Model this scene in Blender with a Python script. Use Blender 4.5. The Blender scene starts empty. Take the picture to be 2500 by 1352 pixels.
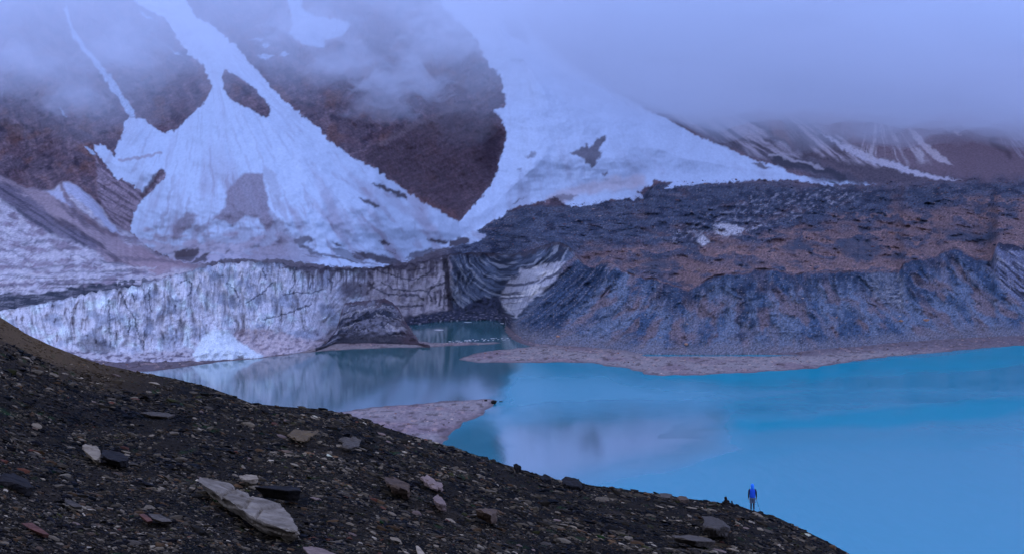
import bpy, bmesh, math, random
import numpy as np
from mathutils import Vector, Matrix, Quaternion

# ------------------------------------------------------------------ camera
S = bpy.context.scene
COL = S.collection
F = 3000.0            # focal length in photo pixels (photo is 2500 wide)
YH = 540.0            # photo row of the horizon
LAKE_Z = -85.0        # the lens stands at the origin, 85 m above the lake
cam_data = bpy.data.cameras.new("camera")
cam = bpy.data.objects.new("camera", cam_data)
COL.objects.link(cam)
cam.location = (0, 0, 0)
cam.rotation_euler = (math.radians(90), 0, 0)
cam_data.sensor_width = 36.0
cam_data.lens = 36.0 * F / 2500.0
cam_data.shift_y = -(676.0 - YH) / 2500.0
cam_data.clip_start = 0.1
cam_data.clip_end = 20000.0
S.camera = cam

# ------------------------------------------------------------------ world and light
SKY_ELEV, SKY_ROT = math.radians(32), math.radians(215)
W = bpy.data.worlds.new("World")
S.world = W
W.use_nodes = True
wn, wl = W.node_tree.nodes, W.node_tree.links
wn.clear()
sky = wn.new('ShaderNodeTexSky')
sky.sky_type = 'NISHITA'
sky.sun_disc = False
sky.sun_elevation = SKY_ELEV
sky.sun_rotation = SKY_ROT
sky.altitude = 4900
over = wn.new('ShaderNodeMix')          # overcast: the blue sky evened out by a closed cloud deck
over.data_type = 'RGBA'
over.inputs['Factor'].default_value = 0.86
over.inputs['B'].default_value = (6.6, 9.3, 21.0, 1)
bg = wn.new('ShaderNodeBackground')
bg.inputs['Strength'].default_value = 0.09
wo = wn.new('ShaderNodeOutputWorld')
wl.new(sky.outputs[0], over.inputs['A'])
wl.new(over.outputs['Result'], bg.inputs['Color'])
wl.new(bg.outputs[0], wo.inputs['Surface'])

sd = bpy.data.lights.new("sun", 'SUN')
sd.energy = 0.5
sd.angle = math.radians(25)
sd.color = (0.62, 0.76, 1.0)
sun = bpy.data.objects.new("sun", sd)
COL.objects.link(sun)
sun.rotation_euler = (math.radians(90) - SKY_ELEV, 0, math.radians(180) - SKY_ROT)
sun.location = (0, -50, 200)

S.view_settings.view_transform = 'Standard'
S.view_settings.look = 'None'
S.view_settings.gamma = 1.0
S.view_settings.exposure = 0.0
S.cycles.use_denoising = True
S.cycles.max_bounces = 6
S.cycles.diffuse_bounces = 2
S.cycles.glossy_bounces = 3
S.cycles.volume_bounces = 3
S.cycles.transparent_max_bounces = 12

# ------------------------------------------------------------------ helpers: noise, curves, outlines
rng = np.random.default_rng(7)
random.seed(7)
np.seterr(over='ignore')
ENV = np.array([0.56, 0.77, 1.62])      # light that a flat grey card gets under this sky


def lin(c):
    c = np.asarray(c, float) / 255.0
    return np.where(c <= 0.04045, c / 12.92, ((c + 0.055) / 1.055) ** 2.4)


def alb(r, g, b, k=1.0):
    """Base colour of a surface that looks (r, g, b) under the open blue-grey sky."""
    return np.clip(lin((r, g, b)) / ENV * k, 0.006, 0.9)


def _hash(ix, iy, iz):
    h = (ix.astype(np.uint32) * np.uint32(374761393) + iy.astype(np.uint32) * np.uint32(668265263)
         + iz.astype(np.uint32) * np.uint32(2147483647 // 7 * 3 + 8))
    h = (h ^ (h >> np.uint32(13))) * np.uint32(1274126177)
    h = h ^ (h >> np.uint32(16))
    h = h * np.uint32(2246822519)
    h = h ^ (h >> np.uint32(15))
    return (h & np.uint32(0xffffff)).astype(np.float32) / float(0xffffff) * 2 - 1


def noise(x, y, z=0.0):
    """Gradient noise; an integer z picks an independent plane, an array z makes it three-dimensional."""
    x, y = np.broadcast_arrays(np.asarray(x, np.float32), np.asarray(y, np.float32))
    fx, fy = np.floor(x), np.floor(y)
    dx, dy = x - fx, y - fy
    ux = dx * dx * dx * (dx * (dx * 6 - 15) + 10); uy = dy * dy * dy * (dy * (dy * 6 - 15) + 10)
    ix, iy = fx.astype(np.int64), fy.astype(np.int64)

    def plane(iz):
        r_ = []
        for oy in (0, 1):
            for ox in (0, 1):
                a_ = _hash(ix + ox, iy + oy, iz) * np.float32(math.pi)
                r_.append(np.cos(a_) * (dx - ox) + np.sin(a_) * (dy - oy))
        return ((r_[0] * (1 - ux) + r_[1] * ux) * (1 - uy) + (r_[2] * (1 - ux) + r_[3] * ux) * uy) * 1.35
    if np.isscalar(z):
        return plane(np.full_like(ix, int(z)))
    z = np.asarray(z, np.float32); fz = np.floor(z); uz = z - fz
    uz = uz * uz * uz * (uz * (uz * 6 - 15) + 10); iz = fz.astype(np.int64)
    return plane(iz) * (1 - uz) + plane(iz + 1) * uz


def fbm(x, y, z=0.0, o=4, g=0.5):
    t, a, s, f = 0, 1.0, 0, 1.0
    for i in range(o):
        t = t + a * noise(np.asarray(x) * f + 17.3 * i, np.asarray(y) * f - 9.1 * i, (z if np.isscalar(z) else z * f) + (i * 13 if np.isscalar(z) else 0))
        s += a; a *= g; f *= 2.03
    return t / s * 1.75


def ridged(x, y, z=0.0, o=4):
    t, a, s, f = 0, 1.0, 0, 1.0
    for i in range(o):
        t = t + a * (1 - np.abs(noise(np.asarray(x) * f + 31.7 * i, np.asarray(y) * f + 5.3 * i, (z if np.isscalar(z) else z * f) + (i * 7 if np.isscalar(z) else 0))) * 1.9)
        s += a; a *= 0.5; f *= 2.07
    return t / s


def sstep(a, b, x):
    t = np.clip((np.asarray(x, float) - a) / (b - a), 0, 1)
    return t * t * (3 - 2 * t)


def curve(pts, x, smooth=0):
    p = np.array(pts, float)
    y = np.interp(x, p[:, 0], p[:, 1])
    if smooth:
        n = int(smooth * 3); k = np.exp(-0.5 * (np.arange(-n, n + 1) / smooth) ** 2); k /= k.sum()
        y = np.convolve(np.pad(y, n, mode='edge'), k, 'valid')
    return y


def sdf(poly, X, Y, far=60.0):
    """Signed distance to an outline, positive inside; flat beyond `far`."""
    P = np.array(poly, float)
    out = np.full(X.shape, -float(far))
    m = (X > P[:, 0].min() - far) & (X < P[:, 0].max() + far) & (Y > P[:, 1].min() - far) & (Y < P[:, 1].max() + far)
    x, y = X[m], Y[m]
    if x.size == 0:
        return out
    d = np.full(x.shape, 1e18); ins = np.zeros(x.shape, bool)
    for i in range(len(P)):
        ax, ay = P[i]; bx, by = P[(i + 1) % len(P)]
        ex, ey = bx - ax, by - ay
        t = np.clip(((x - ax) * ex + (y - ay) * ey) / max(ex * ex + ey * ey, 1e-9), 0, 1)
        d = np.minimum(d, (x - ax - t * ex) ** 2 + (y - ay - t * ey) ** 2)
        if ay != by:
            c = ((ay > y) != (by > y)) & (x < (bx - ax) * (y - ay) / (by - ay) + ax)
            ins ^= c
    s = np.sqrt(d)
    out[m] = np.clip(np.where(ins, s, -s), -far, far * 4)
    return out


def lineseg(pts, X, Y, far=60.0):
    """Distance to an open polyline."""
    P = np.array(pts, float)
    out = np.full(X.shape, float(far))
    m = (X > P[:, 0].min() - far) & (X < P[:, 0].max() + far) & (Y > P[:, 1].min() - far) & (Y < P[:, 1].max() + far)
    x, y = X[m], Y[m]
    d = np.full(x.shape, far * far)
    for i in range(len(P) - 1):
        ax, ay = P[i]; bx, by = P[i + 1]; ex, ey = bx - ax, by - ay
        t = np.clip(((x - ax) * ex + (y - ay) * ey) / max(ex * ex + ey * ey, 1e-9), 0, 1)
        d = np.minimum(d, (x - ax - t * ex) ** 2 + (y - ay - t * ey) ** 2)
    out[m] = np.sqrt(d)
    return out


def mix(a, b, m):
    m = np.asarray(m)[..., None]
    return a * (1 - m) + np.asarray(b) * m


def world(px, py, d):
    """The point seen at photo pixel (px, py) at forward distance d."""
    return np.stack([(px - 1250.0) / F * d, d + 0 * px, (YH - py) / F * d], -1)


# ------------------------------------------------------------------ helpers: objects and materials
def tag(o, label=None, cat=None, group=None, kind=None):
    if label: o['label'] = label
    if cat: o['category'] = cat
    if group: o['group'] = group
    if kind: o['kind'] = kind
    return o


def mesh_obj(name, verts, faces, mat, parent=None, colors=None, smooth=True, attrs=None):
    """verts (n,3), faces (m,k) arrays -> one linked mesh object."""
    me = bpy.data.meshes.new(name)
    verts = np.asarray(verts, np.float32); faces = np.asarray(faces, np.int32)
    n, k = faces.shape
    me.vertices.add(len(verts)); me.vertices.foreach_set('co', verts.ravel())
    me.loops.add(n * k); me.loops.foreach_set('vertex_index', faces.ravel())
    me.polygons.add(n)
    me.polygons.foreach_set('loop_start', np.arange(0, n * k, k, dtype=np.int32))
    me.polygons.foreach_set('loop_total', np.full(n, k, np.int32))
    me.polygons.foreach_set('use_smooth', np.full(n, smooth, bool))
    me.update(calc_edges=True)
    if colors is not None:
        a = me.color_attributes.new('surface', 'FLOAT_COLOR', 'POINT')
        c4 = np.ones((len(verts), 4), np.float32); c4[:, :3] = colors
        a.data.foreach_set('color', c4.ravel())
    for nm, v in (attrs or {}).items():
        a = me.attributes.new(nm, 'FLOAT', 'POINT'); a.data.foreach_set('value', np.asarray(v, np.float32).ravel())
    me.materials.append(mat)
    o = bpy.data.objects.new(name, me); COL.objects.link(o)
    if parent: o.parent = parent
    return o


def grid_faces(nr, nc, flip=False):
    i = np.arange(nr * nc).reshape(nr, nc)
    q = np.stack([i[:-1, :-1], i[:-1, 1:], i[1:, 1:], i[1:, :-1]], -1).reshape(-1, 4)
    return q[:, ::-1] if flip else q


def new_mat(name):
    m = bpy.data.materials.new(name); m.use_nodes = True
    return m, m.node_tree.nodes, m.node_tree.links, m.node_tree.nodes['Principled BSDF']


def surface_mat(name, scale=0.5, amount=0.35, rough=0.9, bump=0.3, bump_dist=0.5, scale2=None, spec=0.2, stretch=(1, 1, 1), relief=False):
    """Base colour from the mesh's own material map, broken up by procedural grain and relief."""
    m, n, l, b = new_mat(name)
    at = n.new('ShaderNodeAttribute'); at.attribute_name = 'surface'
    tc = n.new('ShaderNodeTexCoord'); mp = n.new('ShaderNodeMapping'); mp.inputs['Scale'].default_value = stretch
    l.new(tc.outputs['Object'], mp.inputs['Vector'])
    t1 = n.new('ShaderNodeTexNoise'); t1.inputs['Scale'].default_value = scale; t1.inputs['Detail'].default_value = 6; t1.inputs['Roughness'].default_value = 0.65
    t2 = n.new('ShaderNodeTexVoronoi'); t2.inputs['Scale'].default_value = scale2 or scale * 2
    l.new(mp.outputs[0], t1.inputs['Vector']); l.new(mp.outputs[0], t2.inputs['Vector'])
    mr = n.new('ShaderNodeMapRange'); mr.inputs['From Min'].default_value = 0.3; mr.inputs['From Max'].default_value = 0.7
    mr.inputs['To Min'].default_value = 1 - amount; mr.inputs['To Max'].default_value = 1 + amount; mr.clamp = False
    l.new(t1.outputs['Fac'], mr.inputs['Value'])
    mu = n.new('ShaderNodeVectorMath'); mu.operation = 'SCALE'
    l.new(at.outputs['Color'], mu.inputs[0]); l.new(mr.outputs[0], mu.inputs['Scale'])
    l.new(mu.outputs[0], b.inputs['Base Color'])
    ad = n.new('ShaderNodeMath'); ad.operation = 'ADD'
    l.new(t1.outputs['Fac'], ad.inputs[0]); l.new(t2.outputs['Distance'], ad.inputs[1])
    bp = n.new('ShaderNodeBump'); bp.inputs['Strength'].default_value = bump; bp.inputs['Distance'].default_value = bump_dist
    l.new(ad.outputs[0], bp.inputs['Height']); l.new(bp.outputs[0], b.inputs['Normal'])
    if relief:                                    # smooth snow, rough rock
        ra = n.new('ShaderNodeAttribute'); ra.attribute_name = 'relief'
        rm = n.new('ShaderNodeMath'); rm.operation = 'MULTIPLY'; rm.inputs[1].default_value = bump
        l.new(ra.outputs['Fac'], rm.inputs[0]); l.new(rm.outputs[0], bp.inputs['Strength'])
        g2 = n.new('ShaderNodeMath'); g2.operation = 'MULTIPLY'; g2.inputs[1].default_value = amount
        l.new(ra.outputs['Fac'], g2.inputs[0])
        lo = n.new('ShaderNodeMath'); lo.operation = 'SUBTRACT'; lo.inputs[0].default_value = 1.0; l.new(g2.outputs[0], lo.inputs[1])
        hi_ = n.new('ShaderNodeMath'); hi_.operation = 'ADD'; hi_.inputs[0].default_value = 1.0; l.new(g2.outputs[0], hi_.inputs[1])
        l.new(lo.outputs[0], mr.inputs['To Min']); l.new(hi_.outputs[0], mr.inputs['To Max'])
    b.inputs['Roughness'].default_value = rough
    b.inputs['Specular IOR Level'].default_value = spec
    return m


def stone_mat(name, c, c2, scale=6.0, seams=0.0, spec=0.06, rough=0.85, var=0.3):
    m, n, l, b = new_mat(name)
    tc = n.new('ShaderNodeTexCoord'); mp = n.new('ShaderNodeMapping'); mp.inputs['Scale'].default_value = (1, 1, 2.5)
    l.new(tc.outputs['Object'], mp.inputs['Vector'])
    t = n.new('ShaderNodeTexNoise'); t.inputs['Scale'].default_value = scale; t.inputs['Detail'].default_value = 8; t.inputs['Roughness'].default_value = 0.7
    l.new(mp.outputs[0], t.inputs['Vector'])
    r = n.new('ShaderNodeValToRGB'); r.color_ramp.elements[0].position = 0.33; r.color_ramp.elements[1].position = 0.67
    r.color_ramp.elements[0].color = (*c2, 1); r.color_ramp.elements[1].color = (*c, 1)
    l.new(t.outputs['Fac'], r.inputs[0])
    oi = n.new('ShaderNodeObjectInfo')
    mr = n.new('ShaderNodeMapRange'); mr.inputs['To Min'].default_value = 1 - var; mr.inputs['To Max'].default_value = 1 + var
    l.new(oi.outputs['Random'], mr.inputs['Value'])
    mu = n.new('ShaderNodeVectorMath'); mu.operation = 'SCALE'
    l.new(r.outputs[0], mu.inputs[0]); l.new(mr.outputs[0], mu.inputs['Scale']); l.new(mu.outputs[0], b.inputs['Base Color'])
    w = n.new('ShaderNodeTexWave'); w.inputs['Scale'].default_value = scale * 0.35; w.inputs['Distortion'].default_value = 9; w.inputs['Detail'].default_value = 4
    l.new(mp.outputs[0], w.inputs['Vector'])
    ad = n.new('ShaderNodeMath'); ad.operation = 'MULTIPLY_ADD'; ad.inputs[1].default_value = 0.5 + seams
    l.new(w.outputs['Fac'], ad.inputs[0]); l.new(t.outputs['Fac'], ad.inputs[2])
    bp = n.new('ShaderNodeBump'); bp.inputs['Strength'].default_value = 0.6; bp.inputs['Distance'].default_value = 0.03
    l.new(ad.outputs[0], bp.inputs['Height']); l.new(bp.outputs[0], b.inputs['Normal'])
    b.inputs['Roughness'].default_value = rough; b.inputs['Specular IOR Level'].default_value = spec
    return m


def plain_mat(name, c, rough=0.8, spec=0.3, scale=40, var=0.25):
    m, n, l, b = new_mat(name)
    tc = n.new('ShaderNodeTexCoord')
    t = n.new('ShaderNodeTexNoise'); t.inputs['Scale'].default_value = scale; t.inputs['Detail'].default_value = 4
    l.new(tc.outputs['Object'], t.inputs['Vector'])
    r = n.new('ShaderNodeValToRGB')
    r.color_ramp.elements[0].color = (*[v * (1 - var) for v in c], 1); r.color_ramp.elements[1].color = (*[min(1, v * (1 + var)) for v in c], 1)
    l.new(t.outputs['Fac'], r.inputs[0]); l.new(r.outputs[0], b.inputs['Base Color'])
    b.inputs['Roughness'].default_value = rough; b.inputs['Specular IOR Level'].default_value = spec
    return m


# ================================================================== FAR TERRAIN: ice front, moraine, mountain
SX = 2.3
gx = np.concatenate([np.arange(-760, -150, 8.0), np.arange(-150, 2650, SX), np.arange(2650, 3300, 8.0)])
NC = len(gx)
FOOT = [(-760, 800), (-300, 830), (0, 855), (150, 872), (280, 890), (450, 882), (560, 874), (640, 868), (720, 860), (770, 850), (810, 836), (870, 822),
        (930, 806), (980, 794), (1050, 785), (1100, 781), (1200, 779), (1232, 781), (1242, 798), (1258, 818), (1300, 836), (1400, 847), (1560, 862),
        (1760, 864), (1960, 860), (2100, 848), (2200, 838), (2350, 828), (2500, 822), (2800, 815)]
TOP = [(-760, 700), (-300, 775), (-60, 772), (0, 758), (60, 748), (130, 735), (180, 724), (250, 710), (330, 698), (400, 680), (480, 655), (560, 641), (620, 638), (680, 641),
       (720, 652), (800, 652), (900, 655), (1000, 645), (1050, 634), (1090, 622), (1140, 616), (1200, 617), (1240, 622), (1280, 616), (1330, 597), (1370, 590),
       (1395, 606), (1420, 640), (1450, 650), (1480, 633), (1500, 642), (1520, 660), (1570, 676), (1600, 679), (1640, 692), (1675, 707), (1700, 697), (1730, 676), (1760, 668),
       (1830, 663), (1845, 654), (1900, 656), (1930, 668), (1960, 664), (2040, 660), (2100, 660), (2195, 662), (2205, 640), (2225, 633), (2285, 624), (2310, 608), (2330, 602), (2350, 612),
       (2380, 630), (2420, 634), (2436, 592), (2470, 597), (2500, 606), (2800, 640)]
BACK = [(-760, 380), (-300, 400), (-100, 415), (0, 427), (60, 460), (130, 464), (152, 440), (200, 462), (240, 498), (275, 540), (320, 570), (370, 612), (420, 630), (560, 618), (640, 622),
        (800, 630), (900, 640), (1000, 632), (1060, 605), (1130, 575), (1200, 540), (1250, 512), (1330, 500), (1400, 503), (1500, 488), (1570, 482), (1600, 450), (1700, 446),
        (1860, 440), (2000, 448), (2140, 450), (2350, 441), (2500, 440), (2800, 440)]
BACK_D = [(-300, 1150), (0, 1180), (150, 1180), (280, 1110), (420, 1040), (560, 985), (700, 965), (800, 965), (950, 1020), (1050, 1110), (1120, 1190), (1180, 1210), (1250, 1280),
          (1400, 1330), (1570, 1390), (1700, 1470), (2000, 1570), (2350, 1650), (2500, 1700), (2800, 1760)]
HIGH_D = [(-300, 1480), (0, 1470), (300, 1440), (545, 1440), (900, 1520), (1050, 1590), (1250, 1620), (1500, 1850), (1700, 2050), (2100, 2180), (2500, 2250), (2800, 2300)]
yF = curve(FOOT, gx, 2); yT = curve(TOP, gx, 1.2); yB = np.minimum(curve(BACK, gx, 4) + fbm(gx / 60, gx * 0, 2, 4) * 9 * sstep(1650, 1800, gx), yT - 9)
yT = yT + fbm(gx / 22, gx * 0, 3, 4) * 4 + (ridged(gx / 26, gx * 0, 4, 3) - 0.6) * 9 * sstep(1120, 1040, gx) * sstep(60, 200, gx)
dF = 84.3 * F / (yF - YH)
dF = np.where(True, curve(np.stack([gx, dF], 1), gx, 6), dF)
setback = curve([(-300, 60), (0, 60), (250, 34), (700, 34), (1000, 36), (1100, 60), (1250, 110), (1330, 105), (1420, 80), (1600, 66), (2100, 66), (2300, 85), (2800, 90)], gx, 8)
dT = dF + setback
dT = curve(np.stack([gx, dT], 1), gx, 5)
dB = np.maximum(curve(BACK_D, gx, 25), dT + 40)
dH = curve(HIGH_D, gx, 30)
yH = np.full(NC, -110.0)

# ---------------------------------------------------- ice front and moraine bluff (foot to edge)
NV = 118
v = np.linspace(0, 1, NV)[:, None]
PX = np.broadcast_to(gx, (NV, NC)).copy()
PY = yF + (yT - yF) * v
prof_ice = np.interp(v[:, 0], [0, 0.16, 0.26, 1], [0, 0.46, 0.60, 1])[:, None]
ice_w = sstep(1260, 1130, gx)                     # bare ice to the left, debris slope to the right
zF = (YH - yF) / F * dF; zT = (YH - yT) / F * dT


def depth_on_line(d0, z0, d1, z1, py):
    s = (YH - py) / F
    mm = (z1 - z0) / np.where(np.abs(d1 - d0) < 1e-3, 1e-3, d1 - d0)
    d = (z0 - mm * d0) / (s - mm)
    return np.clip(d, np.minimum(d0, d1), np.maximum(d0, d1))


D = depth_on_line(dF, zF, dT, zT, PY) * (1 - ice_w) + (dF + (dT - dF) * prof_ice) * ice_w
MPX = D / F                                       # metres per photo pixel here
n_big = fbm(PX / 70, PY / 120, 1, 3)
flute = ridged(PX / 34 + n_big * 0.7, PY / 160, 5, 4)
cliffness = sstep(0.12, 0.3, v) * sstep(1.0, 0.93, v)
lump = fbm(PX / 28, PY / 18, 9, 5)
sl0_ = np.interp(PX, [1200, 1300, 1450, 1560, 1650, 1780, 1950, 2100, 2300, 2600], [-1.5, -1.35, -1.05, -0.6, -0.2, 0.0, 0.2, 0.55, 0.85, 0.9])
rid_m = 0.5 + 0.5 * fbm((PX - sl0_ * (PY - 750)) / 75, PY / 140, 21, 5) + 0.3 * fbm(PX / 22, PY / 22, 23, 4)
fl2 = ridged(PX / 13 + n_big, PY / 90, 7, 3)
blk = fbm(PX / 40, PY / 34, 8, 4)
D = D + ice_w * (-(flute - 0.5) * 8.5 * cliffness - (fl2 - 0.5) * 2.6 * cliffness - blk * 3.5 * cliffness - lump * 3.5 * (1 - sstep(0.1, 0.3, v)) - fbm(PX / 9, PY / 20, 4, 3) * 0.9)
gul = ridged((PX - sl0_ * (PY - 750)) / 95 + 0.7 * fbm(PX / 90, PY / 90, 25, 3), PY / 300, 27, 3)
D = D + (1 - ice_w) * (-(rid_m - 0.5) * 9.0 * sstep(0.02, 0.2, v) - (gul - 0.55) * 13.0 * sstep(0.15, 0.55, v) * sstep(1.02, 0.8, v) - fbm(PX / 14, PY / 14, 31, 4) * 1.4)

wx = PX + fbm(PX / 14, PY / 14, 2, 4) * 5
wy = PY + fbm(PX / 14, PY / 14, 3, 4) * 5
# ice: pale, with dark seams that stand upright on the left and swing over to a slant on the right
xs = np.arange(-400.0, 2900.0, 4.0)
slope_ = np.tan(np.radians(np.interp(xs, [0, 480, 600, 700, 800, 900], [84, 82, 74, 58, 40, 32])))
Gs = np.cumsum(slope_) * 4.0
lean = np.interp(PX, [0, 120, 330, 420], [0.55, 0.35, 0.06, 0.0])
xl = PX - lean * (PY - 700) + fbm(PX / 60, PY / 90, 40, 3) * 9
q = (wy * 0.35 + PY * 0.65) + np.interp(xl, xs, Gs)
cosq = np.interp(xl, xs, 1 / np.sqrt(1 + slope_ ** 2))
qn = np.interp(xl, xs, np.cumsum(slope_ * np.interp(xs, [0, 480, 600, 700, 800, 900], [0.105, 0.14, 0.27, 0.53, 0.77, 0.85])) * 4.0) + wy * cosq
sA = ridged(qn / 15 + fbm(PX / 50, PY / 60, 39, 2) * 0.5, PY / 150, 41, 3)
sB = ridged(qn / 5.2, PY / 60, 43, 2)
sC = fbm(qn / 9, PY / 110, 44, 3)
layers = ridged(wx / 220, (wy + 0.10 * PX) / 6.5, 45, 2)
ice_c = np.broadcast_to(alb(160, 174, 236, 1.25), PX.shape + (3,)).copy()
ice_c = mix(ice_c, alb(186, 200, 255, 1.3), sstep(0.05, 0.6, fbm(PX / 34, PY / 40, 51, 4)))
ice_c = mix(ice_c, alb(128, 146, 210, 1.1), sstep(-0.05, 0.55, fbm(PX / 55, PY / 42, 49, 4)) * 0.85)  # blue-grey shade patches painted into the ice colour
ice_c = mix(ice_c, alb(104, 152, 218), sstep(0.25, 0.7, fbm(PX / 26, PY / 70, 53, 3)) * 0.45 * sstep(1000, 800, PX) * sstep(700, 660, PY + np.abs(PX - 480) * 0.25))
ice_c = mix(ice_c, alb(104, 114, 166), sstep(0.05, 0.5, sC) * 0.55)
ice_c = mix(ice_c, alb(96, 100, 146), sstep(0.80, 0.95, layers) * 0.5 * sstep(300, 400, PX) * sstep(740, 780, PY))
ice_c = mix(ice_c, alb(92, 104, 156), sstep(0.82, 0.96, sA) * 0.75)
ice_c = mix(ice_c, alb(112, 122, 176), sstep(0.82, 0.97, sB) * 0.55)
def strokes(col, lines, c_, wpx, a=0.9, jit=3.0):
    jx_ = PX + fbm(PX / 9, PY / 9, 55, 3) * jit; jy_ = PY + fbm(PX / 9, PY / 9, 56, 3) * jit
    for L in lines:
        col = mix(col, c_, sstep(wpx, wpx * 0.35, lineseg(L, jx_, jy_, 30)) * a)
    return col
ice_c = strokes(ice_c, [[(296, 712), (304, 738), (318, 760), (330, 778), (334, 800), (345, 840), (352, 858)], [(322, 715), (330, 735)], [(265, 728), (268, 790), (270, 845)], [(315, 775), (318, 800), (312, 815)],
                        [(352, 800), (354, 828), (350, 850)], [(345, 690), (352, 715), (356, 740)], [(366, 700), (364, 735), (370, 760)], [(440, 690), (455, 684), (468, 690), (466, 712), (458, 722)], [(415, 720), (424, 735), (430, 755)],
                        [(556, 690), (575, 710), (588, 735)], [(718, 660), (720, 690), (705, 715)], [(640, 655), (650, 680)], [(760, 690), (756, 705)], [(690, 720), (720, 714), (760, 716), (790, 705)], [(800, 680), (812, 690), (808, 706)], [(640, 780), (700, 765), (760, 742)], [(600, 740), (640, 715), (665, 690)]],
                alb(48, 58, 98), 2.4, 0.8)
# far inner wall: level seams traced across a pale face
inner = sstep(880, 905, PX)
ice_in = mix(np.broadcast_to(alb(156, 162, 214), PX.shape + (3,)), alb(104, 106, 150), sstep(-0.1, 0.5, fbm(PX / 16, PY / 26, 63, 4)) * 0.8)
ice_in = mix(ice_in, alb(162, 168, 218), sstep(0.1, 0.6, fbm(PX / 20, PY / 22, 65, 4)) * 0.7)
ice_in = mix(ice_in, alb(66, 68, 104), sstep(0.80, 0.96, ridged(PX / 90, (PY - 9 * np.sin((PX - 930) / 42)) / 9, 61, 2)) * 0.55)
ice_in = strokes(ice_in, [[(900, 655), (945, 668), (985, 680), (1010, 683), (1040, 672), (1062, 650)], [(930, 688), (960, 705), (1000, 710), (1030, 707), (1045, 712), (1055, 700), (1088, 690)], [(950, 718), (985, 720), (1020, 720), (1036, 732)],
                          [(905, 700), (935, 712), (950, 720)], [(960, 745), (990, 748), (1030, 745)], [(890, 664), (900, 690), (916, 702)], [(900, 640), (950, 650), (1000, 660), (1040, 655)], [(1046, 715), (1056, 735)], [(1062, 712), (1064, 740)], [(1076, 708), (1072, 745)], [(1086, 700), (1084, 752)]],
                 alb(48, 52, 84), 3.0, 0.8)
ice_in = mix(ice_in, alb(56, 52, 78), sstep(-5, 6, sdf([(838, 672), (870, 680), (905, 650), (914, 690), (905, 730), (870, 722), (845, 730), (838, 700)], wx, wy)) * sstep(-0.3, 0.25, fbm(PX / 12, PY / 14, 67, 4)) * 0.9)
ice_c = mix(ice_c, ice_in, inner)
ice_c = mix(ice_c, alb(62, 58, 86), sstep(-5, 6, sdf([(834, 690), (860, 684), (900, 690), (905, 722), (880, 728), (850, 726), (838, 735)], wx, wy)) * 0.75)
# folded wall: bowl-shaped bands
ddx = PX - 1235 + fbm(PX / 30, PY / 30, 70, 3) * 5; ddy = PY - 552 + fbm(PX / 30, PY / 30, 72, 3) * 4
rr = np.hypot(np.where(ddx < 0, ddx / 0.76, ddx / 1.2), ddy)
th_ = np.arctan2(ddy, ddx)
f1 = fbm(rr / 7.5, th_ * 1.6, 73, 3); f2 = fbm(rr / 26, th_ * 1.2, 75, 2); f3 = fbm(wx / 5, PY / 60, 76, 3)
fold_c = mix(np.broadcast_to(alb(66, 82, 130), PX.shape + (3,)), alb(36, 46, 82), sstep(-0.2, 0.45, f2))
fold_c = mix(fold_c, alb(122, 138, 190), sstep(0.12, 0.5, f1) * 0.75)
fold_c = mix(fold_c, alb(26, 34, 64), sstep(0.15, 0.5, -f1) * 0.8)
fold_c = mix(fold_c, alb(132, 146, 196), sstep(0.1, 0.5, f3) * sstep(1165, 1120, PX) * sstep(620, 700, PY) * 0.45)
pale = sdf([(1218, 730), (1238, 690), (1250, 676), (1268, 672), (1268, 655), (1300, 648), (1345, 640), (1380, 636), (1372, 660), (1350, 690), (1320, 715), (1290, 740), (1262, 776), (1240, 762)], wx, wy)
fp = mix(np.broadcast_to(alb(140, 152, 206), PX.shape + (3,)), alb(172, 184, 236), sstep(0.0, 0.5, fbm(rr / 16, th_ * 2, 78, 3)))
fp = mix(fp, alb(48, 54, 88), sstep(0.1, 0.4, fbm(rr / 10, th_ * 1.5, 77, 2)) * 0.9)
fp = mix(fp, alb(94, 104, 152), sstep(0.05, 0.45, fbm((PX + 0.35 * PY) / 4.5, PY / 50, 79, 3)) * 0.6)
fold_c = mix(fold_c, fp, sstep(-3, 4, pale))
ice_c = mix(ice_c, fold_c, sstep(1096, 1106, wx))
ice_c = mix(ice_c, alb(36, 36, 60), sstep(10, 4, np.abs(wx - 1094 - (wy - 700) * 0.10)) * 0.9)
# dirt: the debris rim on top, rubble at the foot
rim = sstep(0.93, 0.985, v + fbm(PX / 16, PY / 10, 81, 4) * 0.06) * sstep(560, 760, PX) + sstep(0.95, 1.0, v + lump * 0.03) * 0.4
ice_c = mix(ice_c, alb(50, 50, 78), np.clip(rim, 0, 1) * 0.9)
drip = sstep(0.72, 0.98, v + fbm(PX / 7, PY / 70, 82, 4) * 0.25) * sstep(690, 760, PX) * sstep(1100, 1060, PX)
ice_c = mix(ice_c, alb(60, 58, 88), np.clip(drip, 0, 1) * 0.8)
rub = sstep(0.20, 0.10, v + lump * 0.06)
rub_c = mix(np.broadcast_to(alb(156, 164, 222), PX.shape + (3,)), alb(92, 94, 138), sstep(-0.1, 0.45, fbm(PX / 16, PY / 8, 83, 5)))
rub_c = mix(rub_c, alb(48, 50, 80), sstep(820, 960, PX))
ice_c = mix(ice_c, rub_c, rub)
heap = sdf([(545, 845), (580, 802), (640, 800), (700, 812), (760, 832), (800, 828), (770, 852), (700, 866), (600, 876)], wx, wy)
ice_c = mix(ice_c, mix(np.broadcast_to(alb(166, 166, 218), PX.shape + (3,)), alb(122, 120, 166), sstep(-0.1, 0.4, fbm(PX / 13 + PY / 30, PY / 9, 84, 5))), sstep(-4, 6, heap) * 0.8)
ice_c = mix(ice_c, alb(50, 56, 92), sstep(-4, 6, sdf([(175, 838), (200, 822), (250, 830), (285, 850), (260, 866), (200, 858)], wx, wy)) * 0.6)
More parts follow.
